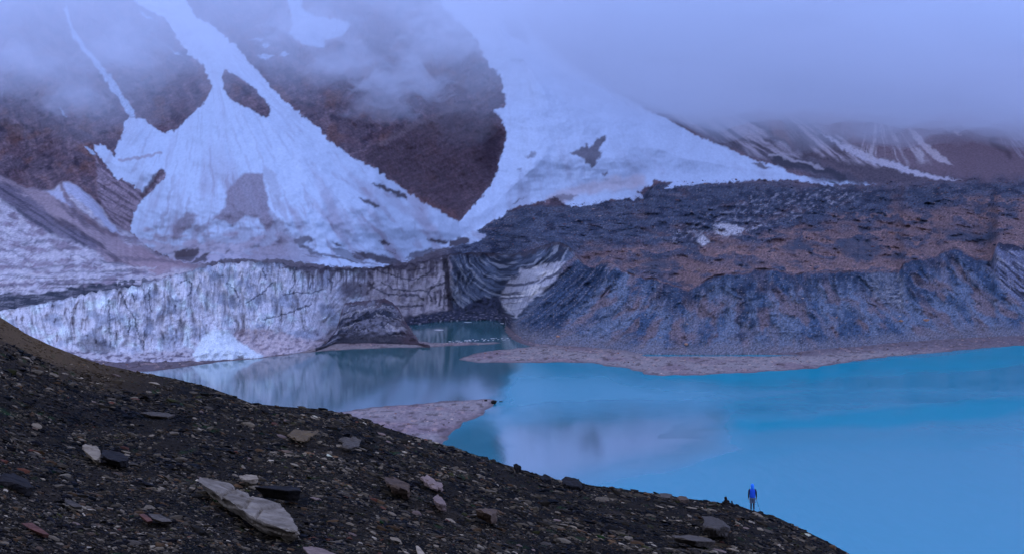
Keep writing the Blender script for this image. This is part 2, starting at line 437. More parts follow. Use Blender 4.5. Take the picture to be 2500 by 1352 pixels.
pile = sdf([(470, 866), (486, 836), (500, 814), (520, 804), (556, 806), (580, 828), (630, 860), (655, 872), (560, 882), (480, 882)], wx, wy)
ice_c = mix(ice_c, alb(166, 190, 255, 1.2), sstep(-3, 4, pile))
D = D - sstep(-14, 30, pile) * 7
painted_cave = sdf([(980, 800), (1010, 770), (1060, 762), (1120, 752), (1150, 738), (1180, 724), (1215, 722), (1232, 760), (1250, 782), (1250, 800)], wx, wy)
painted_cave_c = mix(np.broadcast_to(alb(44, 52, 92), PX.shape + (3,)), alb(24, 30, 56), sstep(-0.1, 0.4, fbm(PX / 9, PY / 8, 85, 4)))  # darkness of a hollow painted on the wall; the shape has no recess
painted_cave_c = mix(painted_cave_c, alb(120, 128, 176), sstep(0.35, 0.55, fbm(PX / 8, PY / 3, 86, 3)) * sstep(745, 775, PY) * 0.8)
ice_c = mix(ice_c, painted_cave_c, sstep(-3, 4, painted_cave))
# moraine bluff: dark wet scree with slanting runnels, brown bits, ice windows
sl_ = np.interp(PX, [1200, 1300, 1450, 1560, 1650, 1780, 1950, 2100, 2300, 2600], [-1.5, -1.35, -1.05, -0.6, -0.2, 0.0, 0.2, 0.55, 0.85, 0.9])
pq = PX - sl_ * (PY - 750) + fbm(PX / 40, PY / 40, 90, 3) * 6
run = fbm(pq / 13, PY / 110, 91, 4); run2 = fbm(pq / 40, PY / 150, 92, 3)
blot = fbm(PX / 30, PY / 22, 93, 5)
mo = mix(np.broadcast_to(alb(84, 102, 156), PX.shape + (3,)), alb(54, 76, 130), sstep(-0.1, 0.45, run2 + 0.4 * blot))
mo = mix(mo, alb(92, 98, 142), sstep(0.05, 0.5, fbm(pq / 34, PY / 70, 95, 4)) * 0.75)
mo = mix(mo, alb(98, 90, 120), sstep(0.05, 0.4, fbm(pq / 46, PY / 60, 96, 4)) * 0.75)
mo = mix(mo, alb(46, 64, 112), sstep(0.1, 0.5, run) * 0.3)
wet = sdf([(1262, 795), (1330, 715), (1395, 640), (1440, 640), (1478, 650), (1470, 690), (1440, 730), (1400, 762), (1370, 800), (1340, 830), (1290, 812)], wx, wy)
wetc = mix(np.broadcast_to(alb(46, 66, 116), PX.shape + (3,)), alb(22, 40, 82), sstep(-0.2, 0.35, fbm(pq / 8, PY / 90, 98, 3)))
wetc = mix(wetc, alb(78, 88, 132), sstep(0.2, 0.5, fbm(pq / 11, PY / 120, 94, 3)) * 0.8)
mo = mix(mo, wetc, sstep(-10, 10, wet) * 0.95)
topd = sstep(0.66, 0.97, v + fbm(PX / 14, PY / 40, 97, 4) * 0.22)
mo = mix(mo, alb(28, 46, 90), topd * 0.8 * sstep(1530, 1620, PX))
for L, a in (([(1420, 652), (1480, 634), (1520, 668), (1505, 690), (1440, 704)], 0.8), ([(1556, 662), (1590, 676), (1600, 690), (1566, 684)], 0.6), ([(1590, 700), (1640, 710), (1665, 740), (1640, 770), (1600, 750)], 0.6), ([(1800, 690), (1860, 700), (1870, 740), (1840, 800), (1800, 840), (1780, 810), (1805, 760)], 0.75), ([(1440, 782), (1490, 745), (1498, 758), (1452, 800)], 0.8), ([(1340, 822), (1375, 775), (1385, 772), (1352, 818)], 0.8),
             ([(1940, 700), (1985, 690), (2000, 720), (1975, 750), (1950, 740)], 0.6), ([(2205, 680), (2240, 660), (2262, 700), (2300, 735), (2270, 745), (2220, 720)], 0.7), ([(2030, 672), (2080, 668), (2120, 690), (2110, 720), (2060, 700)], 0.6), ([(1700, 812), (1728, 800), (1740, 826), (1716, 832)], 0.7), ([(1946, 826), (1962, 820), (1964, 838), (1950, 842)], 0.9), ([(2270, 822), (2320, 818), (2380, 798), (2384, 816), (2340, 826), (2290, 830)], 0.75)):
    mo = mix(mo, alb(26, 44, 86), sstep(-9, 9, sdf(L, wx, wy)) * a * sstep(-0.5, 0.1, blot + run))
mo = mix(mo, alb(24, 34, 66), sstep(0.34, 0.6, fbm(PX / 11, PY / 8, 99, 4)) * 0.7)
mo = mix(mo, alb(92, 98, 138), sstep(0.22, 0.04, v + blot * 0.05) * 0.75)
mo = mix(mo, alb(100, 86, 112), sstep(0.965, 0.99, v + fbm(PX / 10, PY / 10, 100, 3) * 0.01) * sstep(1390, 1420, PX) * 0.7)
iw1 = sdf([(2112, 668), (2140, 664), (2205, 670), (2212, 700), (2204, 762), (2192, 752), (2180, 742), (2150, 735), (2118, 715)], wx, wy)
iwc = mix(np.broadcast_to(alb(96, 108, 154), PX.shape + (3,)), alb(58, 72, 116), sstep(-0.1, 0.3, fbm(PX / 13, PY / 9, 101, 4)))
iwc = mix(iwc, alb(140, 152, 202), sstep(0.2, 0.5, fbm(PX / 15, PY / 5, 102, 3)) * 0.7 * sstep(690, 715, PY))
mo = mix(mo, iwc, sstep(-8, 10, iw1) * 0.75)
iw2 = sdf([(2430, 600), (2520, 612), (2560, 780), (2490, 740), (2440, 690), (2405, 650), (2425, 640)], wx, wy)
q2 = PX * 0.8 - PY
iwc2 = mix(np.broadcast_to(alb(90, 102, 158), PX.shape + (3,)), alb(30, 34, 66), sstep(0.0, 0.3, fbm(q2 / 11, (PX + PY) / 120, 103, 3)) * sstep(2560, 2420, PX - (PY - 600) * 0.55))
iwc2 = mix(iwc2, alb(132, 142, 192), sstep(0.2, 0.5, fbm(q2 / 8, (PX + PY) / 80, 104, 3)) * 0.6)
mo = mix(mo, iwc2, sstep(-4, 6, iw2) * 0.9)
mo = mix(mo, alb(30, 36, 70), sstep(-2, 3, sdf([(2434, 592), (2452, 588), (2500, 600), (2600, 610), (2600, 628), (2480, 612), (2440, 612)], wx, wy)) * 0.9)
edge_x = np.interp(wy, [560, 600, 640, 690, 720, 760, 790, 840], [1420, 1400, 1382, 1356, 1330, 1285, 1252, 1240])
isl = sstep(-7, 7, wx - edge_x)
wall_c = mix(ice_c, mo, isl)
gr_ = fbm(PX / 3.4, PY / 3.2, 107, 2)
wall_c = wall_c * (1 + (0.55 * isl + 0.12) * gr_)[..., None]
wall_c = mix(wall_c, alb(146, 146, 180), sstep(0.42, 0.72, noise(PX / 3.6, PY / 3.0, 108)) * isl * 0.6)
mat_front = surface_mat('ice_and_scree', scale=0.8, amount=0.24, rough=0.75, bump=0.4, bump_dist=0.8, scale2=1.2)
V = world(PX, PY, D)
skirt = V[0].copy(); skirt[:, 2] = LAKE_Z - 6
V = np.concatenate([skirt[None], V], 0)
C = np.concatenate([wall_c[:1], wall_c], 0)
tag(mesh_obj('glacier_front', V.reshape(-1, 3), grid_faces(NV + 1, NC), mat_front, colors=C.reshape(-1, 3)), kind='structure')

# ---------------------------------------------------- glacier top, moraine plateau and mountain (edge upward)
N1, N2 = 120, 300
va = np.linspace(0, 1, N1)[:, None]; vb = np.linspace(0, 1, N2 + 1)[1:, None]
PYa = yT + (yB - yT) * va; PYb = yB + (yH - yB) * vb
zB = (YH - yB) / F * dB; zH = (YH - yH) / F * dH
Da = depth_on_line(dT, zT, dB, zB, PYa); Db = depth_on_line(dB, zB, dH, zH, PYb)
PY = np.concatenate([PYa, PYb]); D = np.concatenate([Da, Db])
PX = np.broadcast_to(gx, PY.shape).copy()
TY = np.broadcast_to(yT, PY.shape)
wx = PX + fbm(PX / 14, PY / 14, 2, 4) * 5; wy = PY + fbm(PX / 14, PY / 14, 3, 4) * 5
fx = PX + fbm(PX / 40, PY / 40, 4, 5) * 10; fy = PY + fbm(PX / 40, PY / 40, 6, 5) * 10

CONE1 = [(300, -120), (325, 0), (360, 24), (400, 44), (420, 72), (448, 120), (496, 160), (508, 192), (518, 210), (508, 236), (492, 260), (460, 288), (436, 312), (408, 326), (384, 316),
         (348, 290), (330, 286), (312, 290), (300, 312), (296, 340), (284, 356), (280, 384), (272, 374), (256, 356), (232, 354), (230, 368), (256, 400), (280, 432), (300, 464), (330, 500), (322, 540),
         (316, 564), (340, 592), (380, 614), (424, 634), (470, 645), (560, 632), (620, 634), (700, 634), (780, 646), (860, 655), (930, 652), (1000, 636), (1060, 612), (1110, 602),
         (1140, 594), (1172, 588), (1186, 574), (1164, 562), (1150, 556), (1122, 541), (1072, 516), (1024, 488), (988, 464), (920, 416), (860, 384), (800, 340), (776, 312), (740, 284),
         (696, 248), (660, 212), (624, 168), (592, 132), (572, 108), (544, 84), (516, 60), (484, 46), (470, 34), (455, 0), (430, -120)]
ISLE = [(544, 172), (556, 172), (592, 196), (616, 212), (640, 236), (660, 264), (656, 286), (640, 286), (604, 264), (576, 252), (552, 232), (542, 200)]
CONE2 = [(1040, -120), (1080, 20), (1140, 72), (1172, 108), (1180, 140), (1200, 164), (1222, 184), (1226, 208), (1234, 240), (1234, 262), (1204, 270), (1216, 284), (1230, 304), (1238, 328), (1230, 360),
         (1220, 396), (1204, 444), (1176, 480), (1144, 516), (1120, 540), (1124, 552), (1164, 564), (1188, 548), (1220, 532), (1248, 512), (1272, 502), (1316, 492), (1340, 488), (1356, 480), (1380, 500), (1416, 506),
         (1500, 486), (1540, 486), (1572, 484), (1556, 468), (1584, 454), (1600, 438), (1640, 446), (1624, 462), (1660, 456), (1728, 446), (1792, 446), (1852, 438), (1940, 442), (2020, 452), (2140, 450),
         (2080, 442), (1972, 432), (1932, 424), (1900, 404), (1856, 396), (1820, 384), (1780, 364), (1740, 348), (1692, 328), (1636, 294), (1592, 276), (1540, 244), (1500, 224), (1440, 185), (1390, 150), (1340, 110),
         (1300, 78), (1280, 40), (1250, -120)]
rag = fbm(PX / 13, PY / 13, 5, 5) * 3.0
c1 = sdf(CONE1, wx, wy, 120) + rag; c2 = sdf(CONE2, wx, wy, 120) + rag
# real relief: the snow fans swell, the rock faces lie back, the right flank stands farther off
hi = sstep(yB + 10, yB - 120, PY)
c1s = sdf(CONE1, PX, PY, 120); c2s = sdf(CONE2, PX, PY, 120)
D = D - 34 * sstep(0, 110, c1s) * sstep(655, 480, PY) - 38 * sstep(0, 110, c2s) * sstep(530, 380, PY)
c1d = sdf(CONE1, fx, fy, 120); c2d = sdf(CONE2, fx, fy, 120); cd = np.maximum(c1d, c2d)
D = D + 18 * sstep(20, -60, cd) * hi
right = sstep(-5, 70, PX - curve([(-200, 1180), (0, 1270), (80, 1305), (224, 1505), (294, 1640), (348, 1745), (400, 1890), (430, 1990), (460, 2150)], PY.ravel()).reshape(PY.shape)) * sstep(460, 330, PY)
D = D + 190 * right
rockn = ridged(PX / 60 - PY / 160, PY / 90, 11, 5)
D = D - (rockn - 0.5) * 10 * hi * sstep(10, -60, cd)
D = D - fbm(PX / 11, PY / 11, 13, 4) * 1.6 * hi * sstep(8, -12, cd)
lowm = sstep(yB - 30, yB + 15, PY)
hummock = fbm(PX / 46, PY / 17, 15, 5); hum2 = ridged(PX / 26, PY / 10, 17, 4)
grad = np.abs(np.gradient(D, axis=0) / np.minimum(np.gradient(PY, axis=0), -0.05))
amp = np.clip(grad, 0.3, 6) * np.clip((TY - PY) / 14, 0, 1) * lowm * (0.45 + 0.55 * sstep(1000, 1150, PX))
st0 = (PY + 30 * fbm(PX / 110, PY / 60, 144, 4) + 8 * fbm(PX / 24, PY / 18, 146, 3)) / 44
fr0 = st0 - np.floor(st0)
hum3 = ridged(PX / 85 - PY / 70, PY / 34, 18, 4)
amp = amp * (0.55 + 0.45 * sstep(yB + 10, yB + 80, PY))
D = D - amp * (hummock * 4.0 + (hum2 - 0.5) * 1.6 + (hum3 - 0.55) * 8.0 * sstep(1120, 1250, PX) + 5 * sstep(1.0, 0.0, fr0) * sstep(0, 0.08, fr0) * sstep(-0.05, 0.3, fbm(PX / 75, PY / 50, 147, 3)) * sstep(1150, 1250, PX))
D = D - fbm(PX / 60, PY / 40, 19, 3) * 4 * (1 - lowm)
def furrow(ax, ay, k, seed):
    th = np.arctan2(PY - ay, PX - ax); r = np.hypot(PX - ax, PY - ay)
    return fbm(th * k, r / 200, seed, 4)
D = D - (furrow(500, 60, 9, 20) * 4 + fbm(PX / 40, PY / 30, 22, 3) * 2.0) * sstep(5, 60, c1s) * sstep(150, 260, PY) - (furrow(1240, -60, 10, 24) * 3.5 + fbm(PX / 40, PY / 30, 26, 3) * 2.0) * sstep(5, 60, c2s) * sstep(120, 240, PY)

# --- base colours
rock = mix(np.broadcast_to(alb(74, 70, 104), PX.shape + (3,)), alb(98, 90, 126), sstep(-0.2, 0.6, fbm(fx / 24 - fy / 60, fy / 26, 111, 5)))
rock = mix(rock, alb(40, 38, 68), sstep(0.15, 0.7, fbm(PX / 34, PY / 30, 113, 5)) * 0.8)
rock = mix(rock, alb(80, 68, 98), sstep(0.0, 0.6, fbm(PX / 70, PY / 40, 115, 4)) * 0.6)
rock = mix(rock, alb(92, 72, 88), sstep(0.1, 0.6, fbm(PX / 60, PY / 50, 116, 4)) * 0.6)
strata = fbm((PX * 0.45 + PY) / 6, (PX - PY * 0.45) / 60, 118, 3)
rock = rock * (1 + 0.25 * strata)[..., None]
grain = fbm(PX / 5 - PY / 14, PY / 5, 117, 3)
rock = rock * (1 + 0.3 * grain)[..., None]
tri = sdf([(860, 384), (1104, 258), (1140, 262), (1204, 280), (1240, 330), (1222, 400), (1204, 444), (1122, 541), (1024, 488), (920, 416)], fx, fy, 80)
rock = mix(rock, alb(66, 58, 86) * (1 + 0.35 * grain + 0.26 * strata)[..., None], sstep(-6, 14, tri) * 0.75)
rock = mix(rock, alb(34, 28, 54), sstep(60, 10, np.abs(fx - 1200)) * sstep(300, 340, PY) * sstep(470, 380, PY) * sstep(-5, 10, tri) * 0.7)
rl = lineseg([(930, 345), (1000, 312), (1060, 288), (1104, 262), (1150, 262)], fx, fy)
rock = mix(rock, alb(98, 92, 126), sstep(12, 2, rl) * 0.6)  # ridge relief painted in: pale lit crest above the darker rock
rock = mix(rock, alb(88, 70, 92) * (1 + 0.3 * grain)[..., None], sstep(28, 10, lineseg([(880, 430), (1000, 490), (1100, 535)], fx, fy)) * 0.75)
brown_r = alb(108, 102, 142)
rock = mix(rock, brown_r * (1 + 0.2 * grain)[..., None], sstep(1560, 1760, PX) * 0.85)
rock = mix(rock, alb(112, 94, 120), sstep(1840, 1880, PX) * sstep(2120, 2060, PX) * sstep(400, 350, PY) * 0.6)
rock = mix(rock, alb(92, 84, 120), sstep(2250, 2330, PX) * 0.6)

# glacier top on the left, moraine rubble on the right
gl = mix(np.broadcast_to(alb(150, 160, 218), PX.shape + (3,)), alb(112, 112, 160), sstep(-0.2, 0.5, fbm(wx / 60, wy / 22, 121, 5)))
gl = mix(gl, alb(100, 104, 152), sstep(0.86, 0.99, ridged(wx / 80, wy / 30, 123, 2)) * 0.4)
gl = gl * (1 + 0.22 * fbm((PX + PY) / 14, (PY - 0.5 * PX) / 22, 124, 4))[..., None]
gl = mix(gl, alb(166, 178, 236), sstep(0.2, 0.7, fbm(wx / 34, wy / 16, 125, 4)) * 0.8)
band = sdf([(-300, 420), (0, 425), (60, 458), (130, 466), (300, 590), (420, 632), (520, 640), (380, 672), (260, 640), (150, 560), (60, 510), (-20, 470), (-300, 460)], fx, fy, 80)
flow = (PY - PX * 0.62) / 1.0
bc = mix(np.broadcast_to(alb(124, 122, 168), PX.shape + (3,)), alb(74, 72, 108), sstep(0.0, 0.4, fbm(flow / 26, PX / 130, 127, 4)))
bc = mix(bc, alb(136, 126, 172), sstep(240, 380, PX) * 0.7)
gl = mix(gl, bc, sstep(-8, 10, band))
darkband = sdf([(-300, 420), (0, 445), (43, 459), (71, 478), (99, 502), (133, 533), (147, 551), (189, 563), (220, 585), (253, 618), (213, 606), (166, 587), (118, 570), (71, 542), (36, 514), (0, 485), (-300, 440)], wx, wy)
gl = mix(gl, mix(np.broadcast_to(alb(90, 92, 138), PX.shape + (3,)), alb(56, 60, 98), sstep(-0.1, 0.4, fbm(flow / 16, PX / 90, 128, 4))), sstep(-7, 8, darkband) * 0.95)
for L, a in (([(163, 490), (190, 520), (235, 560), (256, 569), (222, 552), (190, 535), (170, 512)], 0.8), ([(256, 554), (272, 560), (287, 579), (274, 574)], 0.85), ([(38, 470), (60, 474), (84, 482), (60, 482)], -0.8), ([(250, 622), (330, 628), (420, 634), (470, 646), (380, 640), (300, 636)], 0.55)):
    gl = mix(gl, alb(76, 74, 112) if a > 0 else alb(146, 146, 198), sstep(-4, 5, sdf(L, wx, wy)) * abs(a))
lobes = [[(96, 456), (110, 456), (128, 464), (142, 456), (160, 480), (190, 508), (210, 525), (170, 505), (120, 476)],
         [(150, 444), (168, 441), (200, 460), (240, 496), (262, 530), (285, 560), (298, 574), (262, 560), (220, 512), (180, 482), (158, 470)]]
for L in ([(0, 612), (30, 612), (60, 630), (80, 656)], [(20, 616), (55, 598), (90, 591), (125, 592)], [(88, 590), (130, 583), (172, 592)], [(78, 658), (110, 655), (160, 648)], [(172, 625), (185, 622), (216, 633)], [(155, 654), (170, 640), (173, 622)], [(160, 650), (210, 642), (250, 637), (292, 652)],
          [(0, 567), (15, 570), (26, 582)], [(46, 562), (70, 570), (76, 585), (58, 600)], [(0, 672), (80, 672), (160, 662), (240, 666), (330, 656)], [(0, 640), (40, 650), (90, 660)], [(120, 604), (150, 610), (180, 604)], [(0, 700), (80, 690), (170, 686), (260, 676), (360, 662)], [(230, 650), (260, 640), (300, 646)]):
    gl = mix(gl, alb(78, 84, 126), sstep(3.6, 0.8, lineseg(L, wx, wy)) * 0.5)
for L in ([(0, 690), (60, 684), (88, 686)], [(60, 672), (110, 668)], [(250, 660), (300, 654), (380, 655)], [(0, 704), (60, 706)], [(320, 690), (420, 668), (470, 660)]):
    gl = mix(gl, alb(158, 166, 220), sstep(4, 1, lineseg(L, wx, wy)) * 0.85)
for L in lobes:
    gl = mix(gl, alb(148, 166, 240), sstep(-2, 5, sdf(L, wx, wy)) * 0.95)
gl = mix(gl, alb(92, 82, 116), sstep(9, 2, lineseg([(150, 452), (165, 490), (215, 535), (260, 566), (284, 576)], wx, wy)) * 0.7)
gl = mix(gl, alb(52, 58, 88), sstep(0.2, 0.5, fbm(PX / 110, PY / 5, 129, 4)) * sstep(640, 690, PY) * 0.7)
gl = mix(gl, alb(40, 48, 78), sstep(0.95, 0.75, (TY - PY + fbm(PX / 40, PY / 8, 131, 4) * 9) / np.interp(PX, [0, 100, 200, 330, 420], [50, 32, 24, 13, 1])) * sstep(420, 330, PX) * (0.7 + 0.3 * sstep(-0.3, 0.2, fbm(PX / 50, PY / 5, 132, 3))))
mor = mix(np.broadcast_to(alb(66, 78, 122), PX.shape + (3,)), alb(32, 42, 80), sstep(-0.2, 0.4, fbm(PX / 34, PY / 14, 133, 5)))
bz = fbm(PX / 90, PY / 34, 135, 4)
ramp_b = curve([(1180, 0.0), (1390, 0.2), (1500, 0.5), (1800, 0.9), (2100, 1.0), (2800, 1.0)], PX.ravel()).reshape(PX.shape) * sstep(500, 600, PY + (PX - 2000) * 0.12)
mor = mix(mor, alb(102, 89, 114), sstep(0.05, 0.45, ramp_b * 0.62 + bz * 0.35) * 0.95)
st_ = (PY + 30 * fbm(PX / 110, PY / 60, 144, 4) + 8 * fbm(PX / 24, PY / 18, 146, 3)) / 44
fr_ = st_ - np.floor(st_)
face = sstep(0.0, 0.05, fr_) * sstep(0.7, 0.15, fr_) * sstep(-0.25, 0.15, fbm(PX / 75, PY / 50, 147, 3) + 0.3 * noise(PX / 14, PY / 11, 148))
mor = mix(mor, alb(50, 64, 108), face * 0.75)  # steep mound fronts painted darker, shading put into the rubble colour
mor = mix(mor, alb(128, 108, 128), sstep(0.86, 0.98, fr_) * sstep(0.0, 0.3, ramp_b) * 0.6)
mor = mix(mor, alb(98, 84, 108), sstep(22, 4, lineseg([(1380, 640), (1420, 632), (1470, 610), (1520, 620)], wx, wy)) * 0.7)
mor = mix(mor, alb(48, 62, 104), sstep(0.12, 0.5, fbm(PX / 52, PY / 22, 137, 5)) * 0.75)
mor = mix(mor, alb(28, 34, 62), sstep(0.76, 0.92, ridged(PX / 30, PY / 12, 139, 4)) * sstep(2150, 1900, PX) * sstep(600, 540, PY) * 0.8)
serac = sdf([(1640, 560), (1740, 520), (1850, 470), (1990, 450), (2120, 460), (2100, 490), (1980, 520), (1900, 545), (1840, 570), (1760, 585), (1700, 600), (1640, 590)], fx, fy)
sq = fbm((PX * 0.6 + PY) / 9, (PY - PX * 0.9) / 17, 141, 4) + 0.25 * fbm(PX / 40, PY / 20, 140, 3)
mor = mix(mor, alb(120, 130, 178), sstep(-10, 12, serac) * sstep(0.2, 0.5, sq) * 0.75)
mor = mix(mor, alb(26, 36, 70), sstep(-14, 12, serac) * sstep(0.08, 0.4, -sq) * 0.7)
for L in ([(1738, 548), (1770, 544), (1800, 552), (1822, 560), (1805, 570), (1780, 572), (1770, 562)], [(1740, 552), (1760, 566), (1810, 574), (1770, 578), (1748, 570)], [(1700, 590), (1714, 574), (1734, 592), (1716, 600)], [(2020, 494), (2042, 494), (2034, 499)], [(1830, 558), (1862, 550), (1852, 558)]):
    mor = mix(mor, alb(150, 162, 216), sstep(-2, 3, sdf(L, wx, wy)))
mor = mor * (1 + 0.6 * fbm(PX / 4, PY / 3.2, 142, 2))[..., None]
mor = mix(mor, alb(150, 144, 176), sstep(0.5, 0.75, noise(PX / 3.4, PY / 2.6, 143)) * 0.55)
for L in ([(2040, 590), (2080, 580), (2150, 590), (2160, 620), (2120, 640), (2060, 620)], [(2280, 560), (2360, 560), (2440, 580), (2420, 600), (2330, 585)], [(1560, 650), (1600, 628), (1650, 640), (1600, 668)], [(1900, 600), (1940, 585), (1990, 600), (1930, 625)]):
    mor = mix(mor, alb(52, 64, 104), sstep(-8, 10, sdf(L, fx, fy)) * 0.8)
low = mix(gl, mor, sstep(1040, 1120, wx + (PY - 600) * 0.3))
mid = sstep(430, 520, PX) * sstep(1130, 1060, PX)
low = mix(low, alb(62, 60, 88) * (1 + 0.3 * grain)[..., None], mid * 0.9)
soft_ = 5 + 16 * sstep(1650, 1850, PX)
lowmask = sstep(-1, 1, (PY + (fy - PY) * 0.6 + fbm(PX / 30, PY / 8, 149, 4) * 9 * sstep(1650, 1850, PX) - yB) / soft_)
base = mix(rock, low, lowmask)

# left rock edge stays crisp where the dirty glacier begins; grey scree wedge between the fans
wedge = sdf([(232, 384), (238, 440), (240, 482), (272, 538), (284, 556), (316, 566), (326, 520), (340, 496), (372, 466), (400, 436), (404, 420), (394, 412), (352, 470), (326, 456), (300, 436), (280, 440), (250, 404)], wx, wy)
wc = mix(np.broadcast_to(alb(118, 116, 164), PX.shape + (3,)), alb(80, 78, 116), sstep(-0.3, 0.5, fbm(flow / 9, PX / 60, 145, 4)))
# --- snow fans with fall-line dirt
def fan(ax, ay, k, seed):
    th = np.arctan2(PY - ay, PX - ax); r = np.hypot(PX - ax, PY - ay)
    return fbm(th * k, r / 240, seed, 4), fbm(th * k * 3.1 + fbm(PX / 30, PY / 30, seed + 2, 3) * 0.3, r / 90, seed + 1, 3)
s1a, s1b = fan(500, 60, 9, 151)
s2a, s2b = fan(1240, -60, 9, 155)
snow = np.broadcast_to(alb(150, 178, 255, 1.04), PX.shape + (3,)).copy()
snow = snow * (1 + 0.05 * fbm(PX / 40, PY / 30, 162, 5) + 0.05 * fbm(PX / 7, PY / 7, 160, 3))[..., None]
dirt = alb(132, 142, 204)
d1 = sstep(300, 600, PY) * 0.75 + 0.15
snow1 = mix(snow, dirt, np.clip(sstep(0.0, 0.6, s1a) * d1 + sstep(0.2, 0.6, s1b) * 0.5 * (d1 + 0.2), 0, 1))
lowdirt = sstep(-0.45, 0.35, fbm(PX / 45, PY / 22, 163, 4) + (PY - 590) / 60)
snow1 = mix(snow1, mix(np.broadcast_to(alb(140, 144, 202), PX.shape + (3,)), alb(116, 120, 172), sstep(0.0, 0.45, fbm(PX / 22, PY / 12, 165, 4))), lowdirt * sstep(800, 640, fx) * sstep(500, 560, PY) * 0.8)
snow1 = snow1 * (1 - 0.05 * sstep(0.1, 0.5, s1b) - 0.0 * sstep(0.0, 0.5, fbm(np.arctan2(PY - 60, PX - 500) * 60, np.hypot(PY - 60, PX - 500) / 60, 167, 3)))[..., None]
for L, a in (([(592, 424), (640, 424), (652, 472), (656, 520), (672, 545), (652, 566), (630, 535), (600, 528), (568, 552), (540, 540), (516, 538), (548, 508), (554, 468)], 0.9),
             ([(456, 520), (470, 518), (480, 524), (474, 548), (448, 568), (432, 584), (420, 580), (424, 548)], 0.85),
             ([(474, 560), (510, 540), (522, 546), (500, 562), (484, 572)], 0.6), ([(648, 500), (690, 540), (716, 580), (730, 606), (800, 632), (760, 640), (690, 636), (640, 636), (590, 632), (600, 600), (640, 580), (650, 560)], 0.6), ([(560, 560), (600, 552), (640, 575), (600, 600), (560, 596), (500, 604), (520, 580)], 0.35), ([(640, 400), (670, 420), (690, 470), (680, 500), (660, 470), (640, 430)], 0.35)):
    snow1 = mix(snow1, alb(112, 116, 166) * (1 + 0.25 * grain)[..., None], sstep(-4, 5, sdf(L, wx, wy)) * a)
dk = alb(58, 56, 84)
for L, a in (([(424, 616), (450, 610), (484, 606), (488, 618), (462, 640), (430, 636)], 0.9), ([(516, 612), (500, 640), (456, 644), (486, 628)], 0.9), ([(568, 606), (560, 614), (546, 622), (552, 610)], 0.9),
             ([(716, 582), (752, 576), (766, 588), (740, 596), (800, 630), (760, 622), (722, 598)], 0.75), ([(808, 590), (832, 596), (842, 604), (820, 602)], 0.85),
             ([(862, 614), (900, 616), (980, 636), (990, 646), (940, 646), (890, 632)], 0.9), ([(800, 600), (850, 612), (890, 636), (930, 648), (860, 642), (820, 622)], 0.6), ([(930, 640), (1000, 640), (1060, 625), (1040, 640), (960, 652)], 0.7), ([(905, 448), (930, 450), (972, 468), (992, 478), (994, 490), (960, 476), (925, 460)], 0.95),
             ([(872, 480), (900, 488), (926, 500), (928, 508), (896, 500)], 0.9), ([(924, 586), (938, 584), (950, 594), (946, 600), (928, 594)], 0.95),
             ([(1040, 584), (1070, 584), (1096, 588), (1080, 598), (1056, 594)], 0.95), ([(1096, 592), (1120, 578), (1144, 582), (1146, 592), (1130, 600), (1098, 604)], 0.95),
             ([(1000, 618), (1050, 606), (1110, 604), (1180, 610), (1100, 622), (1040, 632), (990, 632)], 0.75), ([(610, 602), (630, 596), (636, 604), (618, 608)], 0.5)):
    snow1 = mix(snow1, dk, sstep(-2.5, 3.5, sdf(L, wx, wy)) * a)
snow1 = mix(snow1, dk, sstep(0.25, 0.5, fbm((PY * 1.2 - PX * 0.35) / 10, PX / 70, 161, 3)) * sstep(600, 625, PY) * sstep(700, 800, PX) * 0.7)
d2 = sstep(300, 500, PY) * 0.35 + 0.05
snow2 = mix(snow * 1.18, dirt, np.clip(sstep(0.1, 0.6, s2a) * d2 + sstep(0.3, 0.7, s2b) * 0.4 * (d2 + 0.1), 0, 1))
snow2 = mix(snow2, alb(168, 164, 214), sstep(24, 6, lineseg([(1345, 492), (1420, 462), (1500, 450), (1560, 440)], fx, fy)) * 0.5)
for L, a in (([(1392, 374), (1425, 358), (1430, 350), (1440, 360), (1460, 336), (1480, 332), (1476, 346), (1464, 366), (1470, 374), (1458, 392), (1446, 412), (1440, 404), (1430, 394), (1412, 386)], 0.85),
             ([(1282, 384), (1310, 368), (1312, 374), (1292, 390)], 0.6), ([(1262, 416), (1276, 412), (1272, 422)], 0.7), ([(1466, 424), (1484, 418), (1482, 428), (1468, 430)], 0.8), ([(1256, 494), (1276, 482), (1266, 494), (1252, 500)], 0.85),
             ([(1340, 484), (1370, 474), (1412, 478), (1400, 488), (1356, 496)], 0.6), ([(1838, 400), (1856, 398), (1884, 412), (1860, 414)], 0.85), ([(1228, 42), (1260, 44), (1290, 80), (1292, 116), (1270, 96), (1240, 88)], 0.6)):
    snow2 = mix(snow2, alb(78, 78, 112) * (1 + 0.3 * grain)[..., None], sstep(-2.5, 3.5, sdf(L, wx, wy)) * a)
base = mix(base, wc * (1 + 0.2 * grain)[..., None], sstep(-4, 4, wedge))
base = mix(base, snow1, sstep(-2.2, 2.2, c1) * sstep(1.5, -1.5, wedge))
base = mix(base, rock, sstep(-1.5, 2, sdf(ISLE, wx, wy)))
base = mix(base, alb(66, 58, 84), sstep(9, 3, lineseg([(396, 416), (372, 444), (346, 480)], wx, wy)) * 0.8)
base = mix(base, alb(120, 116, 160), sstep(5, 2, lineseg([(290, 392), (330, 388), (372, 378), (392, 372)], wx, wy)) * 0.6)
base = mix(base, snow2, sstep(-2.2, 2.2, c2))
